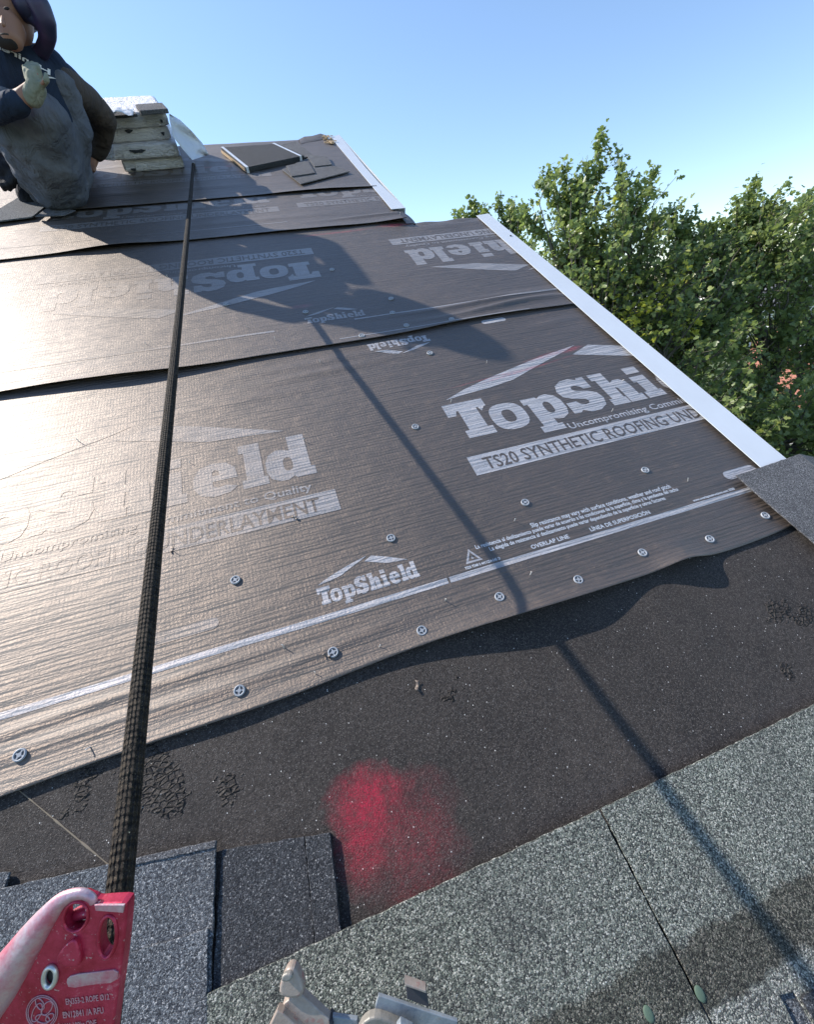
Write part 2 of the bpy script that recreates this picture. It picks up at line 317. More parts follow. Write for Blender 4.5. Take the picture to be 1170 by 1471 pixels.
# person
M['skin']=mat('skin',(.30,.15,.095),.55); M['hair']=mat('dark_hair',(.015,.011,.01),.8)
def m_cloth(name,c,c2,sc=8):
    m=mat(name,c,.9,spec=.15); g=N(m); n=g.noise(g.co((1,1,1)),sc,4,.6); g.base(g.mix(g.fr(n,.35,.7),c,c2)); b=g.bump(g.noise(g.co((2,2,.7)),9,3,.6,.8),.7,.03); g.norm(g.bump(g.noise(g.co((1,1,1)),500,2),.3,.001,b)); return m
M['over']=m_cloth('grey_blue_cotton',(.10,.11,.135),(.155,.165,.19)); M['tee']=m_cloth('navy_cotton',(.02,.03,.055),(.03,.045,.075)); M['pants']=m_cloth('dark_denim',(.02,.022,.03),(.035,.036,.045)); M['brown']=m_cloth('brown_sleeve',(.07,.06,.055),(.11,.085,.07))
M['glove']=m_cloth('pale_work_glove',(.22,.23,.17),(.30,.30,.24),40); M['dglove']=m_cloth('dark_work_glove',(.02,.02,.025),(.04,.04,.045),30)
m=M['hat']=mat('dark_purple_shell',(.035,.03,.07),.45); g=N(m); n=g.noise(g.co((1,1,1)),14,3); g.base(g.mix(g.fr(n,.4,.7),(.02,.024,.06),(.06,.035,.09)))
M['white']=mat('white_ink',(.75,.75,.75),.6); M['redink']=mat('dark_red_ink',(.20,.02,.03),.7)

# ---------------------------------------------------------------- ground
m=M['grass']=mat('lawn',(.06,.09,.03),.9); g=N(m); n=g.noise(g.co((1,1,1)),.25,5,.7); g.base(g.mix(g.fr(n,.35,.7),(.045,.075,.022),(.10,.115,.05)))
m=M['asphalt']=mat('asphalt',(.055,.054,.053),.85); M['concrete']=mat('pale_concrete',(.42,.38,.34),.8)
b=MB(); b.box(-1500,1500,-1500,1500,-.5,0); tag(b.build('ground',M['grass']),kind='structure')
b=MB(); b.box(-300,300,33,41,-.1,.008); tag(b.build('road',M['asphalt']),kind='structure')
b=MB(); b.box(-300,300,30.6,32.2,-.1,.012); b.box(-300,300,41.8,43.2,-.1,.012); tag(b.build('pavement',M['concrete']),kind='structure')
b=MB(); b.box(14,22,12,30.4,-.1,.012); tag(b.build('driveway',M['concrete']),kind='structure')

# ---------------------------------------------------------------- the house whose roof this is
UR, US, UT = 1.44, .965, 1.04
VJ, VR = 2.735, 4.66            # v of the jog and of the ridge
VE = -3.4                       # eaves
house=thing('house','house under the re-roofing work, its slope covered with dark underlayment','house',ROOF)
b=MB(); b.prism([(-6*D,VE*D),(UR*D,VE*D),(UR*D,VJ*D),(UT*D-.06,VJ*D),(UT*D-.06,VR*D),(-6*D,VR*D)],-.03,0.0)
b.build('roof_deck',M['ply'],house)
# rear slope (drops away behind the ridge)
b=MB(); c2,s2=math.cos(2*PITCH),math.sin(2*PITCH); L=4.2
def back(u,t,w): return (u*D, VR*D+t*c2-w*s2*-1, -t*s2+w*c2)
vs=[back(-6,0.03,-.001),back(UT-.07,0.03,-.001),back(UT-.07,L,-.001),back(-6,L,-.001)]; vs+= [(x,y-.02,z-.03) for x,y,z in vs]
b.add(vs,[(0,1,2,3),(7,6,5,4),(0,4,5,1),(1,5,6,2),(2,6,7,3),(3,7,4,0)]); b.build('rear_slope',M['gran_grey'],house)
IR=ROOF.inverted()
def wbox(b,x0,x1,y0,y1,z0,z1): 
    c=MB(); c.box(x0,x1,y0,y1,z0,z1); b.add([IR@Vector(v) for v in c.v],c.f)
def wprismx(b,pts,x0,x1):       # world yz polygon extruded along x
    n=len(pts); vs=[IR@Vector((x0,y,z)) for y,z in pts]+[IR@Vector((x1,y,z)) for y,z in pts]
    b.add(vs,[tuple(range(n)),tuple(range(2*n-1,n-1,-1))]+[(i,n+i,n+(i+1)%n,(i+1)%n) for i in range(n)])
def rz(v,w=-.04): p=RO+Sw*(v*D)+Nw*w; return (p.y,p.z)
b=MB(); yE=rz(VE+.4)[0]; yJ=rz(VJ-.08)[0]; yR=rz(VR)[0]
wprismx(b,[(yE,0),(yJ,0),(yJ,rz(VJ-.08)[1]),(yE,rz(VE+.4)[1])],UR*D-.30,UR*D-.12)
wprismx(b,[(yE,0),(2*yR-yE-1.5,0),(2*yR-yE-1.5,rz(VE+.4)[1]+.9),(yR,rz(VR)[1]-.02),(yE,rz(VE+.4)[1])],UT*D-.34,UT*D-.20)
wbox(b,-6*D+.3,UR*D-.3,yE-.12,yE,0,rz(VE+.4)[1]-.02)
wbox(b,UT*D-.2,UR*D-.3,yJ-.15,yJ-.001,0,rz(VJ-.2)[1]-.02)
b.build('wall',M['siding'],house)
for ya,yb in ((.8,1.7),(-1.2,-.3)): b=MB(); wbox(b,UR*D-.118,UR*D-.08,ya,yb,3.2,4.6); b.build('window_frame',M['trim'],house)
# fascia boards under the rakes
b=MB(); b.box(UR*D-.035,UR*D+.015,VE*D,VJ*D-.001,-.19,-.0305); b.build('fascia',M['trim'],house)
b=MB(); b.box(UT*D-.105,UT*D-.062,VJ*D+.003,VR*D-.02,-.19,-.0305); b.build('fascia',M['trim'],house)
# rake trim (flat white metal covering the sheet ends)
def trim(label,pts,w,drop):
    t=thing('rake_trim',label,'rake trim',roofm(pts[0][0],pts[0][1],0),'white metal rake trims')
    ox,oy=pts[0][0]*D,pts[0][1]*D
    P=[(p[0]*D-ox,p[1]*D-oy) for p in pts]
    b=MB(); b.prism(P,w,w+.0022); o=b.build('flat_flange',M['trim'],t); bevel(o,.0008,2)
    rt=sorted(P,key=lambda p:p[0])[-2:]; rt.sort(key=lambda p:p[1])
    (x0,y0),(x1,y1)=rt; b=MB(); b.add([(x0,y0,w+.0021),(x1,y1,w+.0021),(x1,y1,w-drop),(x0,y0,w-drop),(x0-.002,y0,w+.0021),(x1-.002,y1,w+.0021),(x1-.002,y1,w-drop),(x0-.002,y0,w-drop)],[(0,3,2,1),(4,5,6,7),(0,4,7,3),(1,2,6,5),(3,7,6,2)])
    b.build('drip_leg',M['trim'],t); return t
tr=trim('long white metal trim along the lower rake edge beside the tree',[(1.433,.30),(1.549,.30),(1.546,1.5),(1.527,2.755),(1.437,2.74),(1.43,1.5)],.014,.06)
b=MB(); 
for (u,v) in ((1.50,2.40),): 
    b.tube([((u-1.433)*D,(v-.30)*D,.016),((u-1.433)*D,(v-.30)*D,.0195)],.0045,10)
b.build('nail_head',M['black'],tr)
trim('short white metal trim on the upper rake edge against the sky',[(.952,2.955),(1.044,2.955),(1.022,3.45),(1.022,3.8),(1.046,4.72),(.955,4.665)],.017,.05)

# ---------------------------------------------------------------- underlayment sheets with real folds
def fbm(x,y,s=0): return mnoise.noise(Vector((x,y,s)))
def gs(x,c,w): return math.exp(-((x-c)/w)**2)
def H1(u,v):
    e=v-edge1(u)
    h=.0045+.0012*fbm(u*5,v*7,1)
    lift=.004+.032*gs(u,.48,.30)+.030*gs(u,.93,.075)+.005*gs(u,-.3,.3)+.008*gs(u,-.9,.2)
    h+=lift*math.exp(-max(e,0)/.050)
    h+=.0035*gs(e,.075+.01*math.sin(u*5),.016)*(.4+.6*gs(u,-.2,.55))+.003*gs(e,.12,.012)*gs(u,-.5,.4)
    h+=.004*gs(v,1.50+.03*u,.02)*gs(u,.15,.5)+.005*gs(v,1.43+.06*u,.016)*gs(u,.2,.35)+.003*gs(v,1.36+.02*u,.02)*gs(u,-.1,.3)
    h+=.004*gs(v-.12*(u-1.2),1.50,.02)*gs(u,1.25,.12)
    return h
def edge1(u): return .298+.006*math.sin(u*4.1+1)+.004*math.sin(u*9.3)
def edge2(u): return 1.612+.014*math.sin(u*2.6+4.6)+.006*math.sin(u*7+1)
def H2(u,v):
    e=v-edge2(u)
    h=.0085+.0012*fbm(u*5,v*6,5)
    lift=.004+.013*gs(u,-.55,.35)+.006*gs(u,-1.3,.4)+.004*gs(u,.9,.5)
    h+=lift*math.exp(-max(e,0)/.040)
    h+=.011*gs(v,1.70+.02*math.sin(u*6),.020)*(gs(u,1.15,.33))+.007*gs(v,1.765+.012*math.sin(u*5+1),.014)*(gs(u,1.05,.40))+.003*gs(v,1.80,.013)*gs(u,1.2,.3)
    h+=.004*gs(v,1.70,.02)*gs(u,-.9,.4)
    h+=.003*gs(v,2.66,.03)*gs(u,1.25,.25)
    if v>2.70 and u>1.0: h-=.004*(v-2.70)/.035
    return h
def edge3(u): return 2.785+.012*math.sin(u*2.2+2.0)-.025*gs(u,1.0,.12)
def H3(u,v):
    e=v-edge3(u)
    h=.012+.0012*fbm(u*5,v*6,9)
    lift=.004+.014*gs(u,-.62,.22)+.022*gs(u,1.02,.16)+.004*gs(u,.4,.3)
    h+=lift*math.exp(-max(e,0)/.045)
    h+=.006*gs(v,2.90+.03*(u-.7),.018)*gs(u,.85,.3)+.003*gs(v,3.0,.03)*gs(u,.1,.5)
    return h
def edge4(u): return 3.385+.012*math.sin(u*2.0+1.0)
def H4(u,v):
    e=v-edge4(u)
    h=.0155+.0014*fbm(u*5,v*6,12); h+=(.004+.007*gs(u,.6,.3)+.004*gs(u,-.9,.4))*math.exp(-max(e,0)/.04)
    h+=.004*gs(v,3.62,.03)*gs(u,-.3,.5)
    if v>4.64: h-=(v-4.64)*D*1.2
    return h
def sheet(name,label,u0,u1,edge,v1,H,matl,du=.02,uf=None):
    us=np.arange(u0,u1,du).tolist()+[u1]; e0=np.concatenate([np.arange(0,.2,.007),np.arange(.2,v1-edge(0)+.001,.02)])
    e0=e0/e0[-1]
    vs=[];fs=[]; nv=len(e0)
    ox=(0,0,0)
    for u in us:
        a=edge(u)
        top=v1 if uf is None else uf(u,v1)
        for t in e0:
            v=a+(top-a)*t; vs.append((u*D,v*D,H(u,v)))
    for i in range(len(us)-1):
        for j in range(nv-1):
            k=i*nv+j; fs.append((k,k+nv,k+nv+1,k+1))
    b=MB(); b.add(vs,fs); o=b.build(name,matl,mat4=ROOF.copy(),smooth=True)
    so=o.modifiers.new('thick','SOLIDIFY'); so.thickness=.0009; so.offset=-1
    return tag(o,label,'underlayment sheet','underlayment sheets lapped up the roof')
S1=sheet('underlayment_sheet','lowest underlayment sheet with large pale lettering and a white overlap line',-5.2,1.455,edge1,1.70,H1,M['sheet1'])
S2=sheet('underlayment_sheet','second underlayment sheet from the bottom, ending at the roof jog, print upside down',-5.2,1.455,edge2,2.745,H2,M['sheet2'],
   uf=lambda u,v: v if u>1.0 else 2.86)
S3=sheet('underlayment_sheet','narrow third underlayment sheet curling up at the jog beside the upper trim',-5.2,.985,edge3,3.45,H3,M['sheet2'])
S4=sheet('underlayment_sheet','topmost underlayment sheet running under the wrapped bundles to the ridge',-5.2,.985,edge4,4.70,H4,M['sheet4'])
# sheet 3 hangs past the rake down to the jog
b=MB(); pts=[]
for i in range(9):
    t=i/8; u=1.0+.035*math.sin(t*2)+.0*t; pts.append((u*D,(2.985-.25*t)*D))
n=len(pts); vs=[(x-.05,y,.0125) for x,y in pts]+[(x,y,.011) for x,y in pts]+[(x+.004,y,-.03) for x,y in pts]
b.add(vs,[(i,i+n,i+1+n,i+1) for i in range(n-1)]+[(i+n,i+2*n,i+1+2*n,i+1+n) for i in range(n-1)]); b.build('turned_edge',M['sheet2'],S3,smooth=True)
b=MB(); n=12; vs=[]
for i in range(n+1):
    u=1.03+.41*i/n; w=.0085+.003*math.sin(i*.9)
    for (v,z) in ((2.70,w-.003),(2.738,w),(2.748,w-.003),(2.752,-.03)): vs.append((u*D,v*D,z))
b.add(vs,[(i*4+j,(i+1)*4+j,(i+1)*4+j+1,i*4+j+1) for i in range(n) for j in range(3)]); b.build('turned_edge',M['sheet2'],S2,smooth=True)

# ---------------------------------------------------------------- printed marks
def se(cx,cy,rx,ry,n=22,p=2.6,a0=0,a1=2*math.pi):
    out=[]
    for i in range(n):
        a=a0+(a1-a0)*i/n; c,s=math.cos(a),math.sin(a)
        out.append((cx+rx*math.copysign(abs(c)**(2/p),c),cy+ry*math.copysign(abs(s)**(2/p),s)))
    return out
# heavy slab lettering; one unit = the whole word's width of 1.24 ; y 0 baseline
def glyphs():
    G=[]
    G.append([[(0,.185),(.158,.185),(.158,.142),(.150,.142),(.132,.118),(.125,.142),(.118,.142),(.118,.038),(.136,.038),(.136,0),(.03,0),(.03,.038),(.048,.038),(.048,.142),(.040,.142),(.032,.118),(0,.118)]])
    def O(x,w,bot=0): return [se(x+w/2,.066,w/2,.070),se(x+w/2,.066,w*.17,.034,14)]
    G.append(O(.146,.138))
    x=.293; G.append([[(x,.132),(x+.062,.132),(x+.066,.122),(x+.082,.134),(x+.11,.137),(x+.138,.12),(x+.15,.09),(x+.15,.045),(x+.138,.014),(x+.11,-.002),(x+.086,0),(x+.072,.006),(x+.072,-.022),(x+.09,-.022),(x+.09,-.052),(x,-.052),(x,-.022),(x+.016,-.022),(x+.016,.10),(x,.10)],se(x+.086,.066,.017,.032,12)])
    x=.452; G.append([[(x,.004),(x+.03,.004),(x+.04,.014),(x+.07,-.004),(x+.11,-.003),(x+.145,.018),(x+.158,.055),(x+.15,.088),(x+.12,.106),(x+.072,.120),(x+.064,.132),(x+.070,.146),(x+.088,.148),(x+.106,.136),(x+.112,.122),(x+.148,.122),(x+.148,.188),(x+.118,.188),(x+.112,.178),(x+.085,.192),(x+.045,.188),(x+.012,.166),(x,.132),(x+.008,.100),(x+.036,.082),(x+.084,.066),(x+.092,.054),(x+.086,.042),(x+.068,.038),(x+.050,.048),(x+.042,.064),(x,.064)]])
    x=.622; G.append([[(x,.19),(x+.066,.19),(x+.066,.124),(x+.084,.136),(x+.112,.136),(x+.132,.118),(x+.136,.09),(x+.136,.036),(x+.15,.036),(x+.15,0),(x+.078,0),(x+.078,.088),(x+.068,.095),(x+.066,.036),(x+.074,.036),(x+.074,0),(x,0),(x,.036),(x+.014,.036),(x+.014,.152),(x,.152)]])
    x=.782; G.append([[(x,.132),(x+.066,.132),(x+.066,.036),(x+.08,.036),(x+.08,0),(x,0),(x,.036),(x+.014,.036),(x+.014,.098),(x,.098)]])
    G.append([[(x+.004,.15),(x+.066,.15),(x+.066,.19),(x+.004,.19)]])
    x=.880; G.append([[(x+.13,.058),(x+.056,.058),(x+.056,.040),(x+.072,.030),(x+.095,.036),(x+.128,.022),(x+.105,.002),(x+.06,-.004),(x+.02,.010),(x,.045),(x,.085),(x+.02,.124),(x+.06,.137),(x+.10,.130),(x+.126,.102)],[(x+.056,.082),(x+.078,.082),(x+.076,.100),(x+.066,.106),(x+.057,.100)]])
    x=1.022; G.append([[(x,.19),(x+.066,.19),(x+.066,.036),(x+.078,.036),(x+.078,0),(x,0),(x,.036),(x+.014,.036),(x+.014,.152),(x,.152)]])
    x=1.098; d=[(x,.132),(x+.062,.132),(x+.066,.122),(x+.082,.134),(x+.11,.137),(x+.138,.12),(x+.15,.09),(x+.15,.045),(x+.138,.014),(x+.11,-.002),(x+.082,.0),(x+.066,.010)]
    # d = ascender right, bowl left
    G.append([[(x+.080,.19),(x+.136,.19),(x+.136,.036),(x+.148,.036),(x+.148,0),(x+.088,0),(x+.080,.010),(x+.062,-.002),(x+.038,-.002),(x+.012,.014),(x,.045),(x,.09),(x+.012,.12),(x+.038,.137),(x+.062,.134),(x+.080,.124)],se(x+.068,.066,.015,.030,12)])
    return G
def roofmark():
    return [[[(.03,.213),(.12,.224),(.22,.233),(.33,.253),(.45,.300),(.64,.368),(.70,.395),(.45,.345),(.25,.292),(.12,.252)]],
            [[(.65,.335),(.80,.285),(.93,.242),(1.18,.222),(.92,.325),(.755,.380)]]]
def curve_mesh(polys):
    """list of shapes; shape = [outer, hole...] -> (verts, faces) flat, filled by a 2D curve"""
    cu=bpy.data.curves.new('tmp','CURVE'); cu.dimensions='2D'; cu.fill_mode='BOTH'
    for shp in polys:
        for p in shp:
            s=cu.splines.new('POLY'); s.points.add(len(p)-1); s.use_cyclic_u=True
            for q,(x,y) in zip(s.points,p): q.co=(x,y,0,1)
    return _tomesh(cu)
def _tomesh(cu):
    o=bpy.data.objects.new('tmp',cu); COL.objects.link(o)
    dg=bpy.context.evaluated_depsgraph_get(); me=bpy.data.meshes.new_from_object(o.evaluated_get(dg))
    vs=[tuple(v.co) for v in me.vertices]; fs=[tuple(p.vertices) for p in me.polygons]
    bpy.data.objects.remove(o); bpy.data.meshes.remove(me)
    return vs,fs
def text_mesh(s,size,width=None,bold=0,align='LEFT'):
    cu=bpy.data.curves.new('tmp','FONT'); cu.body=s; cu.size=size; cu.offset=bold; cu.align_x=align; cu.fill_mode='FRONT'; cu.resolution_u=2
    vs,fs=_tomesh(cu)
    if width and vs:
        x0=min(v[0] for v in vs); x1=max(v[0] for v in vs); k=width/(x1-x0); vs=[((v[0]-x0)*k,v[1],v[2]) for v in vs]
    return vs,fs
def lay(name,shape,tf,Hf,matl,parent,eps=.0005,grid=.02,ulim=1.45,vlim=None):
    """drape a flat mark over the sheet: tf maps mark coords to plan units"""
    vs,fs=shape; bm=bmesh.new(); V=[bm.verts.new((*tf(v[0],v[1]),0)) for v in vs]
    for f in fs:
        try: bm.faces.new([V[i] for i in f])
        except ValueError: pass
    def cut(co,no,**k): bmesh.ops.bisect_plane(bm,geom=bm.verts[:]+bm.edges[:]+bm.faces[:],plane_co=co,plane_no=no,**k)
    cut((ulim if Hf in (H1,H2) else .975,0,0),(1,0,0),clear_outer=True)
    if vlim: cut((0,vlim[1],0),(0,1,0),clear_outer=True); cut((0,vlim[0],0),(0,-1,0),clear_outer=True)
    if not bm.verts: return None
    xs=[v.co.x for v in bm.verts]; ys=[v.co.y for v in bm.verts]
    g_=grid*2
    x=math.floor(min(xs)/g_)*g_+g_
    while x<max(xs): cut((x,0,0),(1,0,0)); x+=g_
    y=math.floor(min(ys)/grid)*grid+grid
    while y<max(ys): cut((0,y,0),(0,1,0)); y+=grid
    me=bpy.data.meshes.new(name)
    for v in bm.verts: v.co=(v.co.x*D,v.co.y*D,Hf(v.co.x,v.co.y)+eps)
    bmesh.ops.recalc_face_normals(bm,faces=bm.faces[:])
    for f in bm.faces:
        f.smooth=True
        if f.normal.z<0: f.normal_flip()
    bm.to_mesh(me); bm.free(); me.materials.append(matl)
    o=link(bpy.data.objects.new(name,me)); o.parent=parent; return o
GL=curve_mesh(glyphs()); RM=curve_mesh(roofmark())
LET=(lambda a: a)
TXT_U=text_mesh('Uncompromising Commitment to Quality',.075,.95,.0012)
TXT_B=text_mesh('TS20 SYNTHETIC ROOFING UNDERLAYMENT',.085,1.20,.0010)
def rect(x0,x1,y0,y1): return ([(x0,y0,0),(x1,y0,0),(x1,y1,0),(x0,y1,0)],[(0,1,2,3)])
def big_logo(S,H,pm,sm,u,v,inv=False,vlim=None,k=1.0):
    s=-k if inv else k
    tf=lambda x,y:(u+s*x,v+s*y)
    lay('printed_wordmark',GL,tf,H,pm,S,vlim=vlim)
    lay('printed_roof_mark',RM,tf,H,pm,S,vlim=vlim)
    lay('printed_slogan',TXT_U,lambda x,y:tf(.392+x*.87,-.062+y*.56),H,pm,S,vlim=vlim)
    bn=lay('printed_banner',rect(-.017,1.283,-.162,-.080),tf,H,pm,S,vlim=vlim)
    if bn: lay('banner_lettering',TXT_B,lambda x,y:tf(.028+x,-.148+y*.88),H,sm,bn,eps=.0009,vlim=vlim)
def small_logo(S,H,pm,u,v,inv=False,k=.215,vlim=None):
    s=-k if inv else k
    tf=lambda x,y:(u+s*x,v+s*y*1.25)
    lay('printed_wordmark',GL,tf,H,pm,S,vlim=vlim); lay('printed_roof_mark',RM,tf,H,pm,S,vlim=vlim)
big_logo(S1,H1,M['print1'],M['sheet1'],.55,.930)
big_logo(S1,H1,M['print_worn_glare'],M['sheet1'],.55-1.74,.930)
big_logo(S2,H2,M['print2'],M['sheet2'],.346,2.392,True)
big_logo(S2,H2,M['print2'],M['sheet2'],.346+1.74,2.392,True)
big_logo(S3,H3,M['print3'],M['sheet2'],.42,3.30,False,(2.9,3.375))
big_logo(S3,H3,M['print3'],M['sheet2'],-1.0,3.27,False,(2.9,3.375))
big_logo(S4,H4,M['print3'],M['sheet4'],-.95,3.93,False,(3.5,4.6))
small_logo(S1,H1,M['print1'],-.03,.487)
small_logo(S1,H1,M['print1'],-1.05,.487)
small_logo(S1,H1,M['print1'],.668,1.575,True)
small_logo(S2,H2,M['print2'],.19,1.795)
def stripe(S,H,pm,v,parts,th=.017,vlim=None):
    for a,b_ in parts: lay('overlap_line',rect(a,b_,v-th/2,v+th/2),lambda x,y:(x,y),H,pm,S,vlim=vlim)
stripe(S1,H1,M['print1'],.452,[(-4.5,-1.45),(-1.44,.302),(.308,1.40)])
stripe(S2,H2,M['print2'],1.775,[(-4.5,.05),(.40,1.44)],.012)
stripe(S2,H2,M['print2'],1.635,[(.3,1.2)],.008)
stripe(S3,H3,M['print2'],2.93,[(-3,.3)],.008)
def capsule_mark(S,H,pm,u0,u1,v,h=.022):
    n=8; r=h/2
    P=[(u1-r+r*math.sin(math.pi*i/n),v+r*math.cos(math.pi*i/n)) for i in range(n+1)]+[(u0+r-r*math.sin(math.pi*i/n),v-r*math.cos(math.pi*i/n)) for i in range(n+1)]
    lay('printed_bar',curve_mesh([[P]]),lambda x,y:(x,y),H,pm,S)
capsule_mark(S1,H1,M['print_worn_glare'],-.42,-.27,.524,.03); capsule_mark(S1,H1,M['print1'],.94,1.06,1.60,.03); capsule_mark(S1,H1,M['print1'],1.30,1.43,.52,.035)
for s_,w_,(u_,v_),h_ in (('Slip resistance may vary with surface conditions, weather and roof pitch',.50,(.60,.535),.030),
        ('La resistencia al deslizamiento puede variar de acuerdo a las condiciones de la superficie, clima y la pendiente del techo',.70,(.415,.518),.026),
        ('La elegida de resistencia al deslizamiento puede variar dependiendo de la superficie y otros factores',.60,(.45,.500),.026),
        ('OVERLAP LINE',.122,(.564,.469),.026),('LÍNEA DE SUPERPOSICIÓN',.21,(.758,.469),.026),
        ('TS20 TS48 0 4411254-545 D',.105,(.360,.467),.016),('www.overlapinstructions.com 2020',.165,(1.127,.466),.016)):
    vs=text_mesh(s_,h_,w_,.0004); lay('printed_small_text',vs,lambda x,y:(u_+x,v_+y*.72),H1,M['print_fine'],S1,grid=.05)
tri=[[(0,.0),(.05,0),(.025,.043)],[(.010,.006),(.040,.006),(.025,.032)]]
lay('recycling_mark',curve_mesh([tri]),lambda x,y:(.368+x,.482+y),H1,M['print1'],S1)
vs=text_mesh('6',.018,.008,.0004); lay('recycling_mark_number',vs,lambda x,y:(.389+x,.492+y*.7),H1,M['print1'],S1)

# ---------------------------------------------------------------- plastic cap nails
def make_cap(label,u,v,H,sc=1.0):
    t=thing('cap_nail',label,'cap nail',roofm(u,v,H(u,v)+.0006) @ Matrix.Rotation(random.uniform(0,3),4,'Z') @ Matrix.Rotation(random.uniform(-.05,.05),4,'X'),'plastic cap nails')
    return t
r0=.0106
b=MB(); b.tube([(0,0,0),(0,0,.0012)],[r0*.93,r0*.90],24); cap_base=b
b=MB(); k=24
for i in range(k):
    pass
def ringmesh(ri,ro,h):
    b=MB(); k=28; vs=[]
    for i in range(k):
        a=2*math.pi*i/k; c,s=math.cos(a),math.sin(a)
        vs+=[(ro*c,ro*s,0),(ro*.97*c,ro*.97*s,h),(ri*1.04*c,ri*1.04*s,h),(ri*c,ri*s,.0011)]
    fs=[(i*4+j,((i+1)%k)*4+j,((i+1)%k)*4+j+1,i*4+j+1) for i in range(k) for j in range(3)]
    b.add(vs,fs); return b
cap_ring=ringmesh(r0*.70,r0,.0028)
b=MB()
for a in (0.0,math.pi/2):
    c,s=math.cos(a),math.sin(a); w=.0012; L_=r0*.72
    P=[(-L_,-w),(L_,-w),(L_,w),(-L_,w)]; b.prism([(x*c-y*s,x*s+y*c) for x,y in P],.0011,.0022+.0003*(a>0))
b.tube([(0,0,.0011),(0,0,.0027)],.0036,12); cap_cross=b
protos={}
def add_cap(x,y,label,H,sheetw):
    u,v=uvp(x,y,sheetw); t=make_cap(label,u,v,H)
    for nm,bb,mm in (('base_disc',cap_base,M['capdark']),('rim',cap_ring,M['cap']),('cross_rib',cap_cross,M['cap'])):
        if nm not in protos: o=bb.build(nm,mm,t,smooth=(nm=='rim')); protos[nm]=o
        else: o=protos[nm].copy(); link(o); o.parent=t
for x,y,l in [(928,675,'ringed plastic cap nail below the right end of the TS20 banner'),(755,722,'ringed plastic cap nail left of the small printed text, below the TS20 banner'),
  (562,773,'ringed plastic cap nail above the small printed wordmark'),(1100,741,'ringed plastic cap nail half under the grey corner shingle'),
  (1020,775,'rightmost free cap nail in the row along the lowest sheet edge'),(922,796,'second free cap nail from the right in the lowest row'),
  (829,836,'third free cap nail from the right in the lowest row'),(717,860,'cap nail in the lowest row next to the rope shadow'),
  (606,908,'cap nail in the lowest row below the small wordmark end'),(479,938,'cap nail lifted beside a torn tip near the sheet edge'),
  (345,993,'cap nail nearest the right side of the rope in the lowest row'),(30,1085,'cap nail at the bottom left corner of the lowest sheet'),
  (338,833,'dusty cap nail right of the rope below the UNDERLAYMENT banner'),(597,613,'cap nail above the rope shadow, left of the large printed T'),
  (618,507,'cap nail below the small upside-down wordmark in the figure shadow')]: add_cap(x,y,l,H1,.006)
for x,y,l in [(477,387,'cap nail in the figure shadow right of the upside-down banner'),(562,429,'upper cap nail of the pair in the middle of the figure shadow'),
  (564,449,'lower cap nail of the pair in the middle of the figure shadow'),(584,468,'cap nail just above the lap beside the upright small wordmark'),
  (520,483,'cap nail right under the upright small wordmark'),(649,460,'cap nail at the right border of the figure shadow near the fold'),
  (439,448,'cap nail at the lower left border of the figure shadow'),(325,437,'cap nail in sunlight left of the upside-down wordmark')]: add_cap(x,y,l,H2,.010)
def nearH(u,v): return H1(u,v) if v<edge2(u) else H2(u,v) if v<edge3(u) else H3(u,v) if v<edge4(u) else H4(u,v)
st=None
for i,(x,y) in enumerate([(408,930),(545,930),(453,968),(130,1073),(640,863),(762,826),(740,747),(648,577),(436,632),(895,546),(272,664),(424,742),(247,790),(112,633),(395,488),(575,310),(210,495),(355,470),(460,520),(700,520),(880,590),(990,690),(262,390),(240,398)]):
    u,v=uvp(x,y,.008); 
    if st is None:
        b=MB(); b.tube([(0,0,-.002),(.001,0,.011)],.0011,6); b.tube([(.001,0,.011),(.0022,.001,.0125)],.0010,6); st=b.build('staple',M['staple']); o=st
    else: o=st.copy(); link(o)
    o.matrix_basis=roofm(u,v,nearH(u,v)) @ Matrix.Rotation(random.uniform(0,6),4,'Z') @ Matrix.Rotation(random.uniform(-.5,.5),4,'X') @ Matrix.Scale(random.uniform(.6,1.0),4)
    tag(o,'thin pale staple leg sticking up from the underlayment','staple','loose staple legs')
# little folded scraps torn up from the sheet
for x,y,l,s_ in [(470,942,'torn dark tip raised beside a cap nail near the sheet edge',1.0),(424,744,'small torn flap at the end of the UNDERLAYMENT banner',.9),(247,790,'small torn flap just right of the rope below the banner',.8),
     (600,985,'dark curled scrap lying on the ice barrier just below the sheet edge',1.1),(565,432,'small torn flap in the middle of the figure shadow',.7)]:
    u,v=uvp(x,y,.005); b=MB(); vs=[]
    for i in range(5):
        for j in range(3): vs.append((.0042*(i-2)*s_,.003*(j-1)*s_+.0015*math.sin(i*2),.0006+.0014*s_*abs(i-2)*(1+.3*j)))
    b.add(vs,[(i*3+j,(i+1)*3+j,(i+1)*3+j+1,i*3+j+1) for i in range(4) for j in range(2)])
    o=b.build('torn_flap',M['sheet2'],mat4=roofm(u,v,(nearH(u,v) if v>.3 else .004)) @ Matrix.Rotation(random.uniform(0,3),4,'Z'),smooth=True); so=o.modifiers.new('t','SOLIDIFY'); so.thickness=.0012
    tag(o,l,'torn flap')

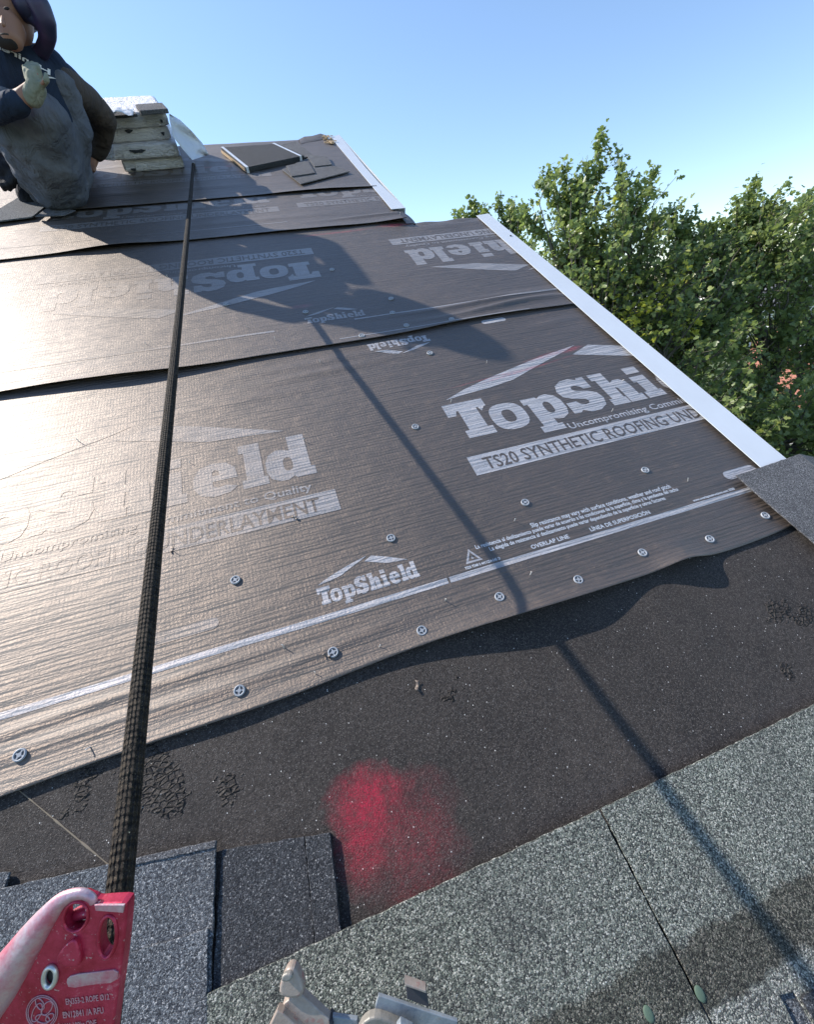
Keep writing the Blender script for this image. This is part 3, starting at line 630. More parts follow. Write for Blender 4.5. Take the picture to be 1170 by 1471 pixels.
# ---------------------------------------------------------------- ice barrier
b=MB(); us=np.arange(-5.2,1.44,.03).tolist()+[1.44]; vv=np.arange(-1.6,.62,.03).tolist(); nv=len(vv)
def HI(u,v): return .0018+.0010*(1+fbm(u*3,v*3,30))+.0045*gs(u-.12*v,.78,.10)*gs(v,.25,.25)+.003*gs(u,.55,.06)*gs(v,.2,.2)
b.add([(u*D,v*D,HI(u,v)) for u in us for v in vv],[(i*nv+j,(i+1)*nv+j,(i+1)*nv+j+1,i*nv+j+1) for i in range(len(us)-1) for j in range(nv-1)])
ice=tag(b.build('ice_barrier',M['ice'],mat4=ROOF.copy(),smooth=True),'black gritty ice barrier with a red chalk patch below the underlayment','ice barrier')
pa,pb=uvp(20,1128),uvp(150,1236); b=MB(); n=30
for sgn in (0,):
    vs=[];
    for i in range(n+1):
        t=i/n; u=pa[0]+(pb[0]-pa[0])*t*1.25; v=pa[1]+(pb[1]-pa[1])*t*1.25; w=.0006+.0011*random.random()
        du,dv=(pb[1]-pa[1]),-(pb[0]-pa[0]); l=math.hypot(du,dv); du/=l; dv/=l
        vs+=[(u*D-du*w,v*D-dv*w,HI(u,v)+.0004),(u*D,v*D,HI(u,v)+.0014),(u*D+du*w,v*D+dv*w,HI(u,v)+.0004)]
    b.add(vs,[(i*3+j,i*3+j+1,(i+1)*3+j+1,(i+1)*3+j) for i in range(n) for j in range(2)])
b.build('seam',M['tack'],ice,smooth=True)

# ---------------------------------------------------------------- shingles
def rough_poly(P,step=.010,j=.0009):
    out=[]
    for i in range(len(P)):
        a=Vector(P[i]); c=Vector(P[(i+1)%len(P)]); n=max(1,int((c-a).length/step))
        for k in range(n):
            p=a+(c-a)*k/n
            if k: p=p+Vector((random.uniform(-j,j),random.uniform(-j,j)))
            out.append((p.x,p.y))
    return out
def slab(name,P,w0,w1,matl,label=None,group=None,parent=None,origin=None,tilt=None,cat='shingle'):
    """P in plan units"""
    ox,oy=(P[0][0]*D,P[0][1]*D) if origin is None else origin
    Q=rough_poly([(p[0]*D-ox,p[1]*D-oy) for p in P]); b=MB(); b.prism(Q,0,w1-w0)
    if parent is None:
        o=b.build(name,matl,mat4=ROOF @ Matrix.Translation((ox,oy,w0)) @ (tilt or Matrix.Identity(4))); tag(o,label,cat,group)
    else:
        o=b.build(name,matl,parent); o.matrix_basis=Matrix.Translation((ox-parent['_ox'],oy-parent['_oy'],w0-parent['_w']))
    bevel(o,.0009,1); o['_ox']=ox;o['_oy']=oy;o['_w']=w0; return o
GS='grey-green shingles of the finished rows'
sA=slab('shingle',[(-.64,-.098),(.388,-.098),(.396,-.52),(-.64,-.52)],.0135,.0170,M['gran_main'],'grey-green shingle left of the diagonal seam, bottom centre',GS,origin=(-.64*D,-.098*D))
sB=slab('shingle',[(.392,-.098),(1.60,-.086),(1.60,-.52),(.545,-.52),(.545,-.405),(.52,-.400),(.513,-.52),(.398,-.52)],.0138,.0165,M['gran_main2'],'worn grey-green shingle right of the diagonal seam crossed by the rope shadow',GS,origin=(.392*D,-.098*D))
sC=slab('shingle',[(-.64,-.36),(1.60,-.36),(1.60,-.9),(-.64,-.9)],.0085,.0125,M['gran_blue'],'blue-grey shingle course underneath, seen at the bottom right corner',GS)
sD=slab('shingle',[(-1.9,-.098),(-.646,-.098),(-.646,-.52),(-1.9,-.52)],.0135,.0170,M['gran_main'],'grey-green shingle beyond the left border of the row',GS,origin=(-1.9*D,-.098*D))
sE=slab('shingle',[(.548,-.412),(1.60,-.418),(1.60,-.56),(.548,-.56)],.0170,.0200,M['gran_dark'],'dark worn shingle tab at the very bottom right corner',GS)
def dot(x,y,l):
    u,v=uvp(x,y,.018); b=MB(); b.ellip((0,0,0),(.0062,.0085,.0014),nu=18,nv=8); o=b.build('sealant_dot',M['dot'],mat4=roofm(u,v,.0172),smooth=True); tag(o,l,'sealant dot','pale green sealant dots')
dot(1007,1428,'pale green oval dot just right of the diagonal shingle seam'); dot(933,1457,'pale green oval dot left of the diagonal shingle seam')
GL_='cut starter shingles at lower left'
s1=slab('shingle',[(-.655,.145),(-.303,.092),(-.333,-.16),(-.70,-.16)],.0105,.0145,M['gran_blue'],'blue-grey starter shingle behind the red rope grab',GL_)
slab('lower_tab',[(-.60,.005),(-.323,-.022),(-.334,-.16),(-.66,-.16)],.0146,.0175,M['gran_blue'],parent=s1)
slab('headlap_strip',[(-.4585,.1155),(-.303,.092),(-.3055,.082),(-.459,.105)],.0146,.0165,M['gran_grey'],parent=s1)
s2=slab('shingle',[(-.297,.075),(-.153,.046),(-.166,-.15),(-.335,-.15)],.0048,.0088,M['gran_dark'],'charcoal starter shingle with a step, right of the blue-grey one',GL_)
slab('stepped_tab',[(-.152,.0455),(-.107,.036),(-.123,-.15),(-.1655,-.15)],.0030,.0115,M['gran_dark'],parent=s2)
slab('shingle',[(-1.2,.255),(-.668,.171),(-.645,.164),(-.672,.03),(-1.2,.08)],.0060,.0105,M['gran_blue'],'starter shingle at the left border above the red rope grab',GL_)
# corner shingle laid over the rake
cs_=slab('shingle',[(1.312,.502),(1.596,.512),(1.585,-.05),(1.345,-.05)],.0200,.0235,M['gran_grey'],'grey shingle piece laid over the lower end of the long white trim','shingle pieces over the trim')
b=MB(); Q=[(.2850*D+.0,.010*D),(.62*D,-.03*D),(.62*D,-.55*D),(.274*D,-.552*D)]
vs=[(x,y,0.0035-(0 if x<.3*D else .10)) for x,y in Q]; vs+=[(x,y,z-.0035) for x,y,z in vs]
b.add(vs,[(0,3,2,1),(4,5,6,7),(0,1,5,4),(1,2,6,5),(2,3,7,6),(3,0,4,7)]); b.build('bent_edge',M['gran_grey'],cs_)
# scraps near the ridge
def pxslab(name,pts,w0,w1,m_,label,group,cat):
    P=[uvp(x,y,w1) for x,y in pts]; return slab(name,P,w0,w1,m_,label,group,cat=cat)
GP='loose shingle pieces near the ridge'
pxslab('shingle_piece',[(411,238),(443,231),(453,248),(419,253)],.027,.032,M['gran_grey'],'small square shingle piece below the strapped bundle',GP,'shingle piece')
pxslab('shingle_piece',[(405,243),(444,226),(503,246),(432,264)],.021,.026,M['gran_grey'],'wide thin shingle piece under the small square one',GP,'shingle piece')
pxslab('shingle_piece',[(452,239),(440,222),(470,224),(477,236)],.027,.031,M['gran_grey'],'narrow shingle piece right of the small square one',GP,'shingle piece')
pxslab('shingle_piece',[(402,208),(425,203),(452,224),(436,226)],.022,.026,M['gran_grey'],'shingle piece tucked against the right side of the strapped bundle',GP,'shingle piece')
pxslab('shingle_piece',[(-40,322),(28,282),(72,290),(46,311)],.021,.027,M['gran_blue'],'shingle piece on the sunlit sheet left of the seated worker',GP,'shingle piece')
pxslab('shingle_piece',[(50,311),(70,296),(108,302),(92,309)],.028,.032,M['gran_grey'],'small shingle piece under the hem of the seated worker',GP,'shingle piece')
# turned underlayment lip and chips at the upper corner
b=MB(); 
Pq=[(.675,4.60,.025),(.73,4.64,.032),(.80,4.66,.030),(.88,4.70,.034),(.93,4.70,.022)]
vs=[]
for u,v,w in Pq: vs+=[(u*D,(v-.09)*D,.017),(u*D,v*D,w),(u*D,(v+.02)*D,w-.012)]
b.add(vs,[(i*3+j,(i+1)*3+j,(i+1)*3+j+1,i*3+j+1) for i in range(4) for j in range(2)]); b.build('turned_edge',M['sheet4'],S4,smooth=True)
b=MB()
for i in range(26):
    u=.925+random.uniform(-.035,.03); v=4.60+random.uniform(-.16,.08); a=random.uniform(0,3); l=random.uniform(.01,.03)
    P=[(-l,-.004),(l,-.004),(l,.004),(-l,.004)]; b.prism([(u*D+x*math.cos(a)-y*math.sin(a),v*D+x*math.sin(a)+y*math.cos(a)) for x,y in P],.0175+i*.0004,.021+i*.0004)
tag(b.build('wood_chips',M['ply'],mat4=ROOF.copy()),'yellowish wood chips at the top corner by the upper trim','wood chips',kind='stuff')

# ---------------------------------------------------------------- strapped bundle on the ridge
bu=thing('shingle_bundle','bare dark shingle bundle with two pale straps lying on the ridge','shingle bundle',roofm(.40,4.35,.017),'shingle bundles on the ridge')
zt=.026
PT=[uvp(x,y,.017+zt) for x,y in [(352,241),(437,223),(399,206),(317,212)]]
PT=[((p[0]-.40)*D,(p[1]-4.35)*D) for p in PT]
b=MB(); nl=5
for i in range(nl):
    j=.0025; Q=[(x+random.uniform(-j,j),y+random.uniform(-j,j)) for x,y in PT]; b.prism(Q,zt*i/nl+.0006,zt*(i+1)/nl-.0003)
bevel(b.build('stacked_shingles',M['gran_dark'],bu),.0008,1)
b=MB(); b.prism([(PT[0][0]-.004,PT[0][1]+.02),(PT[0][0]-.0015,PT[0][1]+.02),(PT[3][0]-.0015,PT[3][1]-.02),(PT[3][0]-.004,PT[3][1]-.02)],.004,zt-.006); b.build('torn_wrapper_end',M['ply'],bu)
def strapb(ta):
    A=Vector(PT[0]).lerp(Vector(PT[1]),ta); B=Vector(PT[3]).lerp(Vector(PT[2]),ta); d=(Vector(PT[1])-Vector(PT[0])).normalized()*.008
    b=MB(); o=Vector((0,0))
    out=(A-B).normalized()*.004
    A2=A+out; B2=B-out
    vs=[]
    for p,z in ((A2,.0),(A2,zt+.002),(B2,zt+.002),(B2,0)):
        vs+=[(p.x-d.x,p.y-d.y,z),(p.x+d.x,p.y+d.y,z)]
    b.add(vs,[(i*2,i*2+1,i*2+3,i*2+2) for i in range(3)]); o=b.build('strap',M['film'],bu); so=o.modifiers.new('t','SOLIDIFY'); so.thickness=.0015; so.offset=1
strapb(.03); strapb(.93)

# ---------------------------------------------------------------- stack of wrapped bundles
labels=['lowest wrapped shingle bundle of the pale stack beside the worker','second wrapped bundle from the bottom of the pale stack, with a dark tear','third wrapped bundle from the bottom of the pale stack','topmost wrapped bundle of the pale stack, crumpled on top']
# front faces in photograph pixels: (left-bottom, right-bottom, right-top)
fr=[((181,248),(265,241)),((163,231),(258,224)),((149,207),(246,200)),((148,187),(243,180))]
hh=.062
for i,((x0,y0),(x1,y1)) in enumerate(fr):
    w=.018+i*hh; u0,v0=uvp(x0,y0,w); u1,v1=uvp(x1,y1,w)
    A=Vector((u0*D,v0*D)); Bp=Vector((u1*D,v1*D)); ax=(Bp-A); L=ax.length; ang=math.atan2(ax.y,ax.x)
    t=thing('shingle_bundle',labels[i],'shingle bundle',ROOF @ Matrix.Translation((A.x,A.y,w)) @ Matrix.Rotation(ang,4,'Z'),'shingle bundles on the ridge')
    b=MB(); nx,ny,nz=26,30,7; ln=.82
    idx={}
    def P(a,bb,c):
        x=a*L; y=bb*ln; z=c*(hh-.002)
        e=min(1,min(a,1-a)/.06); bul=.0035*math.sin(math.pi*c)
        y-=(bul if bb==0 else 0); x+=(bul*.8 if a==1 else -bul*.8 if a==0 else 0)
        z-=(1-c)*-.004*(1-e) + c*.006*(1-e)
        nz_=.0028*fbm(x*14+i*5,z*50+y*16,i)+.0022*abs(fbm(x*30+z*40,z*60,i+3)); y+=nz_*(1 if bb<.2 else 0); x+=nz_*.6; z+=nz_*.35*(c>.9)
        # the rear half drapes over the ridge
        yr=(4.62*D-A.y)+.0
        if y>yr-.05: q=y-(yr-.05); th=min(q/.14,1)*1.0; y=(yr-.05)+q*math.cos(th*.9); z-=q*math.sin(th*.9)*.85
        return (x,y,z)
    def grid(fn,n,m):
        vs=[fn(p/n,q/m) for p in range(n+1) for q in range(m+1)]
        b.add(vs,[(p*(m+1)+q,(p+1)*(m+1)+q,(p+1)*(m+1)+q+1,p*(m+1)+q+1) for p in range(n) for q in range(m)])
    grid(lambda p,q:P(p,0,q),nx,nz); grid(lambda p,q:P(1-p,1,q),nx,nz); grid(lambda p,q:P(0,1-p,q),ny,nz); grid(lambda p,q:P(1,p,q),ny,nz)
    grid(lambda p,q:P(p,q,1),nx,ny); grid(lambda p,q:P(p,1-q,0),nx,ny)
    o=b.build('wrapper',M['plastic'],t,smooth=True)
    bm=bmesh.new(); bm.from_mesh(o.data); bmesh.ops.remove_doubles(bm,verts=bm.verts,dist=.0004); bm.to_mesh(o.data); bm.free()
    # ragged dark tear showing the shingles
    tears={0:[(.14,.22,.09)],1:[(.40,.60,.24)],2:[(.42,.80,.13),(.90,.5,.06)],3:[(.90,.35,.04)]}[i]
    for (a,c,wd) in tears:
        Q=[]
        for k in range(12):
            th=2*math.pi*k/12; Q.append((L*(a+wd*.5*math.cos(th)*random.uniform(.8,1.1)),hh*(c+.13*math.sin(th)*random.uniform(.5,1.3)+.04*math.cos(th*2))))
        bb=MB(); bb.add([(x,-.0066-.0015*math.sin(math.pi*z/hh),z) for x,z in Q],[tuple(range(12))]); o=bb.build('torn_hole',M['gran_dark'],t); so=o.modifiers.new('t','SOLIDIFY'); so.thickness=.001
# slats and crumpled wrap on the top
def strip3(name,pts,m_,label,cat,th=.004,group=None):
    b=MB(); V=[at(*p) for p in pts]; c=sum(V,Vector())/len(V); n=(V[1]-V[0]).cross(V[2]-V[0]).normalized()
    vs=[v-c for v in V]+[v-c-n*th for v in V]; k=len(V)
    b.add(vs,[tuple(range(k)),tuple(range(2*k-1,k-1,-1))]+[(i,k+i,k+(i+1)%k,(i+1)%k) for i in range(k)])
    o=b.build(name,m_,mat4=Matrix.Translation(c)); return tag(o,label,cat,group)
zz=2.40
t=MB(); 
def topbox(x0,y0,x1,y1,d0,h,m_,name,label,cat,dp=.10):
    w=.018+4*hh+d0; u0,v0=uvp(x0,y0,w); u1,v1=uvp(x1,y1,w); A=Vector((u0*D,v0*D)); ax=Vector((u1*D,v1*D))-A; ang=math.atan2(ax.y,ax.x)
    b=MB(); b.box(0,ax.length,0,dp,0,h); o=b.build(name,m_,mat4=ROOF @ Matrix.Translation((A.x,A.y,w)) @ Matrix.Rotation(ang,4,'Z')); bevel(o,.003,2); return tag(o,label,cat)
topbox(203,166,243,163,.001,.020,M['gran_grey'],'shingle_strip','grey cut shingle strip lying on top of the wrapped stack','shingle strip',.16)
topbox(152,172,198,168,.001,.012,M['gran_dark'],'shingle_strip','dark cut shingle strip at the left on top of the wrapped stack','shingle strip',.14)
b=MB(); n,m_=14,8; vs=[]
c0=at(165,166,2.32)
for i in range(n+1):
    for j in range(m_+1):
        x=(i/n-.5)*.17; y=(j/m_-.5)*.12; z=.012+.018*fbm(x*30,y*30,3)+.012*math.cos(x*14); vs.append((x,y,z))
b.add(vs,[(i*(m_+1)+j,(i+1)*(m_+1)+j,(i+1)*(m_+1)+j+1,i*(m_+1)+j+1) for i in range(n) for j in range(m_)])
u_,v_=uvp(168,172,.018+4*hh+.01)
o=b.build('crumpled_wrap',M['film'],mat4=roofm(u_,v_+.06,.018+4*hh+.012),smooth=True); so=o.modifiers.new('t','SOLIDIFY'); so.thickness=.0008; tag(o,'crumpled white wrap on the top left of the bundle stack','plastic wrap')
# white film hanging from the right side of the stack
top=[(243,163,2.42),(258,172,2.46),(275,188,2.52),(290,205,2.60),(300,222,2.68)]
bot=[(243,170,2.36),(248,196,2.38),(262,214,2.42),(276,230,2.46),(288,226,2.56)]
b=MB(); n,m_=4*5,7; vs=[]
def lerp(P,t):
    t=t*(len(P)-1); i=min(int(t),len(P)-2); f=t-i; return [P[i][k]*(1-f)+P[i+1][k]*f for k in range(3)]
c0=at(268,195,2.45)
for i in range(n+1):
    a=lerp(top,i/n); c=lerp(bot,i/n)
    for j in range(m_+1):
        q=j/m_; p=[a[k]*(1-q)+c[k]*q for k in range(3)]; V=at(p[0],p[1],p[2]+.035*math.sin(math.pi*q)+.012*math.sin(q*9+i*.5)); vs.append(V-c0)
b.add(vs,[(i*(m_+1)+j,(i+1)*(m_+1)+j,(i+1)*(m_+1)+j+1,i*(m_+1)+j+1) for i in range(n) for j in range(m_)])
o=b.build('plastic_film',M['film'],mat4=Matrix.Translation(c0),smooth=True); so=o.modifiers.new('t','SOLIDIFY'); so.thickness=.0007; tag(o,'loose white plastic film draped off the right side of the bundle stack','plastic film')
strip3('paper_scrap',[(143,229,2.33),(164,207,2.34),(165,231,2.33)],M['plastic'],'bright triangular paper scrap between the worker and the bundle stack','paper scrap',.003)

# ---------------------------------------------------------------- rope
ra=ROOF @ Vector((uvp(278,236,.02)[0]*D,uvp(278,236,.02)[1]*D,.024))
P0=[]; near=at(160,1390,.2490)
for i in range(201):
    t=i/200; p=ra.lerp(near,t); p=p-Nw*(.006*math.sin(math.pi*t)); P0.append(p)
P0+=[at(156,1430,.250),at(150,1500,.262),at(135,1700,.28)]
rn=MB(); k=20; P0=[p-ra for p in P0]; rn.tube(P0,.0078,k)
ro=rn.build('safety_rope',M['rope'],mat4=Matrix.Translation(ra),smooth=True)
uvl=ro.data.uv_layers.new(name='UVMap'); Ls=[0]
for i in range(1,len(P0)): Ls.append(Ls[-1]+(P0[i]-P0[i-1]).length)
for pl in ro.data.polygons:
    vi=[ro.data.loops[l].vertex_index for l in pl.loop_indices]
    js=[v%k for v in vi]; wrap=(0 in js and k-1 in js)
    for l,v in zip(pl.loop_indices,vi):
        j=v%k; i=v//k
        if wrap and j==0: j=k
        uvl.data[l].uv=(j/k, Ls[min(i,len(Ls)-1)])
tag(ro,'dark braided safety rope running taut from the ridge to the red rope grab','rope')
b=MB(); q=P0; d=(P0[6]-P0[0]).normalized(); b.tube([P0[0]-d*.012,P0[0]+d*.05],[.0095,.0095],14); b.build('rope_end_sleeve',M['putty'],ro)
b=MB(); b.box(-.02,.02,-.03,.03,-.007,-.003); o=b.build('anchor_plate',M['steel']); o.matrix_basis=ROOF @ Matrix.Translation((uvp(278,230)[0]*D,uvp(278,230)[1]*D,.026)); tag(o,'small metal roof anchor plate at the upper end of the rope','roof anchor')

# ---------------------------------------------------------------- flat-on helper frame for the two tools near the camera
def faceframe(x,y,z,tilt=0,yaw=0):
    return Matrix.Translation(at(x,y,z)) @ Matrix((CX,CY,-CZ)).transposed().to_4x4() @ Matrix.Rotation(tilt,4,'X') @ Matrix.Rotation(yaw,4,'Y')
def loc(pts,x0,y0,z): return [((x-x0)*z/F,-(y-y0)*z/F) for x,y in pts]
def curve_solid(name,polys,depth,bev,m_,parent,zoff=0):
    cu=bpy.data.curves.new('tmp','CURVE'); cu.dimensions='2D'; cu.fill_mode='BOTH'; cu.extrude=depth/2-bev; cu.bevel_depth=bev; cu.bevel_resolution=3; cu.offset=-bev
    for p in polys:
        s=cu.splines.new('POLY'); s.points.add(len(p)-1); s.use_cyclic_u=True
        for q,(x,y) in zip(s.points,p): q.co=(x,y,0,1)
    vs,fs=_tomesh(cu); b=MB(); b.add([(x,y,z+zoff) for x,y,z in vs],fs); return b.build(name,m_,parent,smooth=False)
def smoothc(P,it=2):
    for _ in range(it):
        Q=[]
        for i in range(len(P)):
            a,c=P[i],P[(i+1)%len(P)]; Q+=[(a[0]*.75+c[0]*.25,a[1]*.75+c[1]*.25),(a[0]*.25+c[0]*.75,a[1]*.25+c[1]*.75)]
        P=Q
    return P
def ell(x,y,rx,ry,a=0,n=28): return [(x+rx*math.cos(t)*math.cos(a)-ry*math.sin(t)*math.sin(a),y+rx*math.cos(t)*math.sin(a)+ry*math.sin(t)*math.cos(a)) for t in [2*math.pi*i/n for i in range(n)]]
gx,gy,gz=110,1390,.235
grab=thing('rope_grab','worn red metal rope grab with oval holes gripping the rope at bottom left','rope grab',faceframe(gx,gy,gz))
OUT=[(-60,1640),(-55,1488),(-24,1440),(6,1405),(38,1358),(64,1316),(88,1292),(108,1287),(125,1284),(136,1287),(141,1291),(160,1289),(187,1288),(189,1294),(185,1340),(181,1375),(176,1410),(168,1471),(158,1560),(150,1640)]
H1_=ell(116,1308,17,21.5,.30); H2_=ell(161,1336,13,30,.10); H3_=ell(81,1391,7,12,.15)
L0=lambda P: loc(P,gx,gy,gz)
curve_solid('body_plate',[smoothc(L0(OUT),1),L0(H1_),L0(H2_),L0(H3_)],.0075,.0012,M['red'],grab)
for nm,hp,hr in (('slot_lip',H2_,.0011),('ring_lip',H1_,.0009)):
    Q=[Vector((x,y,.0036)) for x,y in L0(hp)]; Q.append(Q[0]); Q.append(Q[1]); b=MB(); b.tube(Q,hr,8,cap=False); b.build(nm,M['red'],grab,smooth=True)
# thick rounded left flank and shoulder, rubbed to bare metal
fl=[(-75,1555,36),(-52,1495,34),(-24,1446,32),(6,1406,29),(34,1366,24),(58,1331,19),(77,1306,14.5),(92,1289,11),(108,1280,8.5),(124,1278,7.5),(136,1284,6.5),(139,1291,5.5)]
Q=[Vector(((x-gx)*gz/F,-(y-gy)*gz/F,.0025)) for x,y,r in fl]; rr=[r*gz/F for x,y,r in fl]
def resamp(Q,rr,n):
    from mathutils import geometry
    P=[];S=[]
    for i in range(len(Q)-1):
        a=Q[max(i-1,0)];b_=Q[i];c=Q[i+1];d=Q[min(i+2,len(Q)-1)]
        for k in range(n):
            t=k/n; P.append(.5*((2*b_)+(c-a)*t+(2*a-5*b_+4*c-d)*t*t+(3*b_-a-3*c+d)*t**3)); S.append(rr[i]*(1-t)+rr[i+1]*t)
    P.append(Q[-1]);S.append(rr[-1]); return P,S
Q,rr=resamp(Q,rr,5); b=MB(); b.tube(Q,rr,24)
b.v=[(x,y,.0025+(z-.0025)*.75) for x,y,z in b.v]; b.build('rounded_flank',M['rim'],grab,smooth=True)
# cam and bar seen through the ring hole
Q=[Vector(((x-gx)*gz/F,-(y-gy)*gz/F,-.004)) for x,y in [(96,1330),(106,1322),(118,1318),(130,1319),(142,1326)]]; b=MB(); b.tube(resamp(Q,[.0035]*5,4)[0],.0035,14); b.build('inner_bar',M['red'],grab,smooth=True)
curve_solid('cam_lever',[smoothc(L0([(92,1368),(96,1352),(112,1336),(120,1334),(126,1350),(128,1372),(110,1374)]),2)],.0035,.0010,M['red'],grab,.0045)
# eyelet rivet
b=MB(); Q=[Vector((x,y,.0044)) for x,y in L0(ell(81,1391,8.5,14.5,.15))]; Q+=Q[:2]; b.tube(Q,.0013,10,cap=False); b.build('eyelet',M['steel'],grab,smooth=True)
b=MB(); Q=L0(ell(81,1391,7,12,.15)); b.prism(Q,-.003,.0030); b.build('eyelet_core',M['black'],grab)
# raised top edge bar and etched lines
curve_solid('top_edge',[L0([(144,1288.6),(186.5,1288.6),(184.5,1300),(146,1297)])],.0012,.0003,M['rim'],grab,.0042)
curve_solid('worn_band',[smoothc(L0([(103,1396),(112,1388),(150,1384),(177.5,1380),(175.5,1399),(140,1402),(108,1408)]),1)],.0008,.0002,M['rim'],grab,.0040)
def gtext(s,x,y,w,h,rot):
    vs,fs=text_mesh(s,.02,w*gz/F,.0004); k=h*gz/F/.0145; b=MB(); ca,sa=math.cos(rot),math.sin(rot)
    X0,Y0=L0([(x,y)])[0]; b.add([(X0+vx*ca-vy*k*sa,Y0+vx*sa+vy*k*ca,.0041) for vx,vy,vz in vs],fs); return b.build('etched_text',M['etch'],grab)
for s,x,y,w,h in (('EN353-2 ROPE Ø12',103,1431,62,8.5),('EN12841 /A RFU',99,1450,58,9),('MAX 100kg ONE',95,1466,52,8),('USE 8 READ 18',92,1484,54,8)): gtext(s,x,y,w,h,R(7))
b=MB()
for (cx_,cy_,rx,ry) in ((69,1442,22,24),(69,1442,19.5,21.5)):
    Q=[Vector((x,y,.0040)) for x,y in L0(ell(cx_,cy_,rx,ry,.25,36))]; Q+=Q[:2]; b.tube(Q,.00028,6,cap=False)
for (cx_,cy_,rx,ry,a) in ((62,1442,6,14,.4),(76,1436,6,11,.6),(70,1451,10,6,.2),(66,1430,5,9,-.5),(80,1449,4,7,.8)):
    Q=[Vector((x,y,.0040)) for x,y in L0(ell(cx_,cy_,rx,ry,a,24))]; Q+=Q[:2]; b.tube(Q,.00030,6,cap=False)
b.build('embossed_emblem',M['etch'],grab,smooth=True)
# ---------------------------------------------------------------- harness buckles at the bottom edge
bx,by,bz=430,1430,.42
kb=thing('harness_buckle','chalky beige metal buckle with a knob and red flecks, bottom centre left','harness buckle',faceframe(bx,by+14,bz,R(-12)),'harness buckles of the photographer')
L1=lambda P: loc(P,bx,by,bz)
Z2=lambda P: [(360+x/3.656,1360+y/3.656) for x,y in P]
curve_solid('back_plate',[L1(Z2([(238,208),(262,212),(415,322),(432,350),(395,470),(330,470),(165,262),(178,250)]))],.010,.0012,M['beige'],kb,-.006)
curve_solid('front_plate',[L1(Z2([(150,250),(180,262),(360,392),(340,500),(20,500)]))],.010,.0012,M['beige'],kb,.002)
curve_solid('side_wall',[L1(Z2([(416,322),(438,342),(420,480),(392,480)]))],.016,.001,M['webbing'],kb,-.007)
curve_solid('knob',[smoothc(L1(Z2([(178,96),(200,84),(228,92),(262,140),(280,185),(268,215),(205,222),(148,205),(150,150)])),1)],.014,.003,M['beige'],kb,-.004)
curve_solid('knob_cap',[smoothc(L1(Z2([(165,100),(185,86),(215,86),(226,104),(205,125),(165,122)])),1)],.006,.0018,M['putty'],kb,.006)
curve_solid('pivot',[L1(ell(420,1473,13,9,.3))],.006,.0015,M['putty'],kb,.009)
curve_solid('webbing_tail',[L1([(352,1480),(350,1700),(470,1700),(475,1475)])],.006,.001,M['webbing'],kb,-.014)
bx,by,bz=580,1450,.42
kb=thing('harness_buckle','blue-grey metal buckle with an upright dark lug, bottom centre','harness buckle',faceframe(bx,by+5,bz,R(-8)),'harness buckles of the photographer')
L1=lambda P: loc(P,bx,by,bz)
curve_solid('slide_plate',[L1(Z2([(672,250),(1088,368),(1078,470),(640,470),(655,300)]))],.004,.0008,M['bluegrey'],kb,-.002)
curve_solid('side_plate',[L1(Z2([(430,352),(560,368),(600,480),(425,480)]))],.005,.001,M['bluegrey'],kb,-.004)
curve_solid('arched_frame',[smoothc(L1(Z2([(560,480),(563,385),(590,335),(640,305),(700,312),(800,350),(860,400),(880,490),(830,490),(790,420),(720,385),(650,375),(618,400),(608,480)])),1)],.010,.002,M['putty'],kb,.004)
curve_solid('arched_frame_face',[smoothc(L1(Z2([(620,478),(628,405),(660,390),(720,398),(780,430),(815,480)])),1)],.006,.001,M['putty'],kb,.000)
curve_solid('hex_bolt',[L1(Z2([(768,335),(790,308),(850,335),(892,375),(885,410),(850,405),(800,380)]))],.008,.002,M['bluegrey'],kb,.010)
curve_solid('lug',[L1(Z2([(815,205),(925,240),(938,318),(822,280)]))],.006,.0006,M['webbing'],kb,-.006)
curve_solid('lug_top',[L1(Z2([(810,194),(922,228),(925,242),(814,208)]))],.010,.0008,M['beige'],kb,-.005)
curve_solid('slot',[L1(Z2([(1000,398),(1025,394),(1040,402),(1036,420),(1004,418)]))],.0045,.0006,M['black'],kb,-.001)
curve_solid('webbing_tail',[L1([(470,1482),(500,1700),(660,1700),(655,1478)])],.006,.001,M['webbing'],kb,-.014)

# ---------------------------------------------------------------- the worker, crouching forward on the ridge
def hw(px_,z): return px_*z/F
class Form:
    """union of tapered limbs remeshed into one smooth skin"""
    def __init__(s): s.b=MB()
    def limb(s,*J):             # J: (x,y,z,r_px) joints
        V=[(at(x,y,z),hw(r,z)) for x,y,z,r in J]
        for (a,ra_),(c,rb_) in zip(V,V[1:]): s.b.capsule(a,c,ra_,rb_,16)
    def ell(s,x,y,z,r,rot=None): s.b.ellip(at(x,y,z),r,rot,20,14)
    def done(s,name,m_,parent,org,vox=.012,sm=6,tex=0):
        v=[tuple(Vector(p)-org) for p in s.b.v]; s.b.v=v; o=s.b.build(name,m_,parent)
        r=o.modifiers.new('remesh','REMESH'); r.mode='VOXEL'; r.voxel_size=vox; r.use_smooth_shade=True
        q=o.modifiers.new('smooth','SMOOTH'); q.factor=.6; q.iterations=sm
        if tex:
            t=bpy.data.textures.new('folds','CLOUDS'); t.noise_scale=.10; t.noise_depth=2
            dmod=o.modifiers.new('folds','DISPLACE'); dmod.texture=t; dmod.strength=tex; dmod.texture_coords='LOCAL'; dmod.mid_level=.5
        return o
org=at(88,298,2.17)
man=thing('person','worker in a dark hat, navy shirt and long grey-blue overshirt crouching beside the bundle stack','person',Matrix.Translation(org))
FR=Matrix((CX,CY,-CZ)).transposed()
f=Form()
f.ell(4,20,1.60,(.080,.112,.098),FR @ Matrix.Rotation(R(-16),3,'Z')); f.limb((10,40,1.57,22),(15,54,1.565,15))
f.limb((16,52,1.64,19),(28,92,1.70,23))
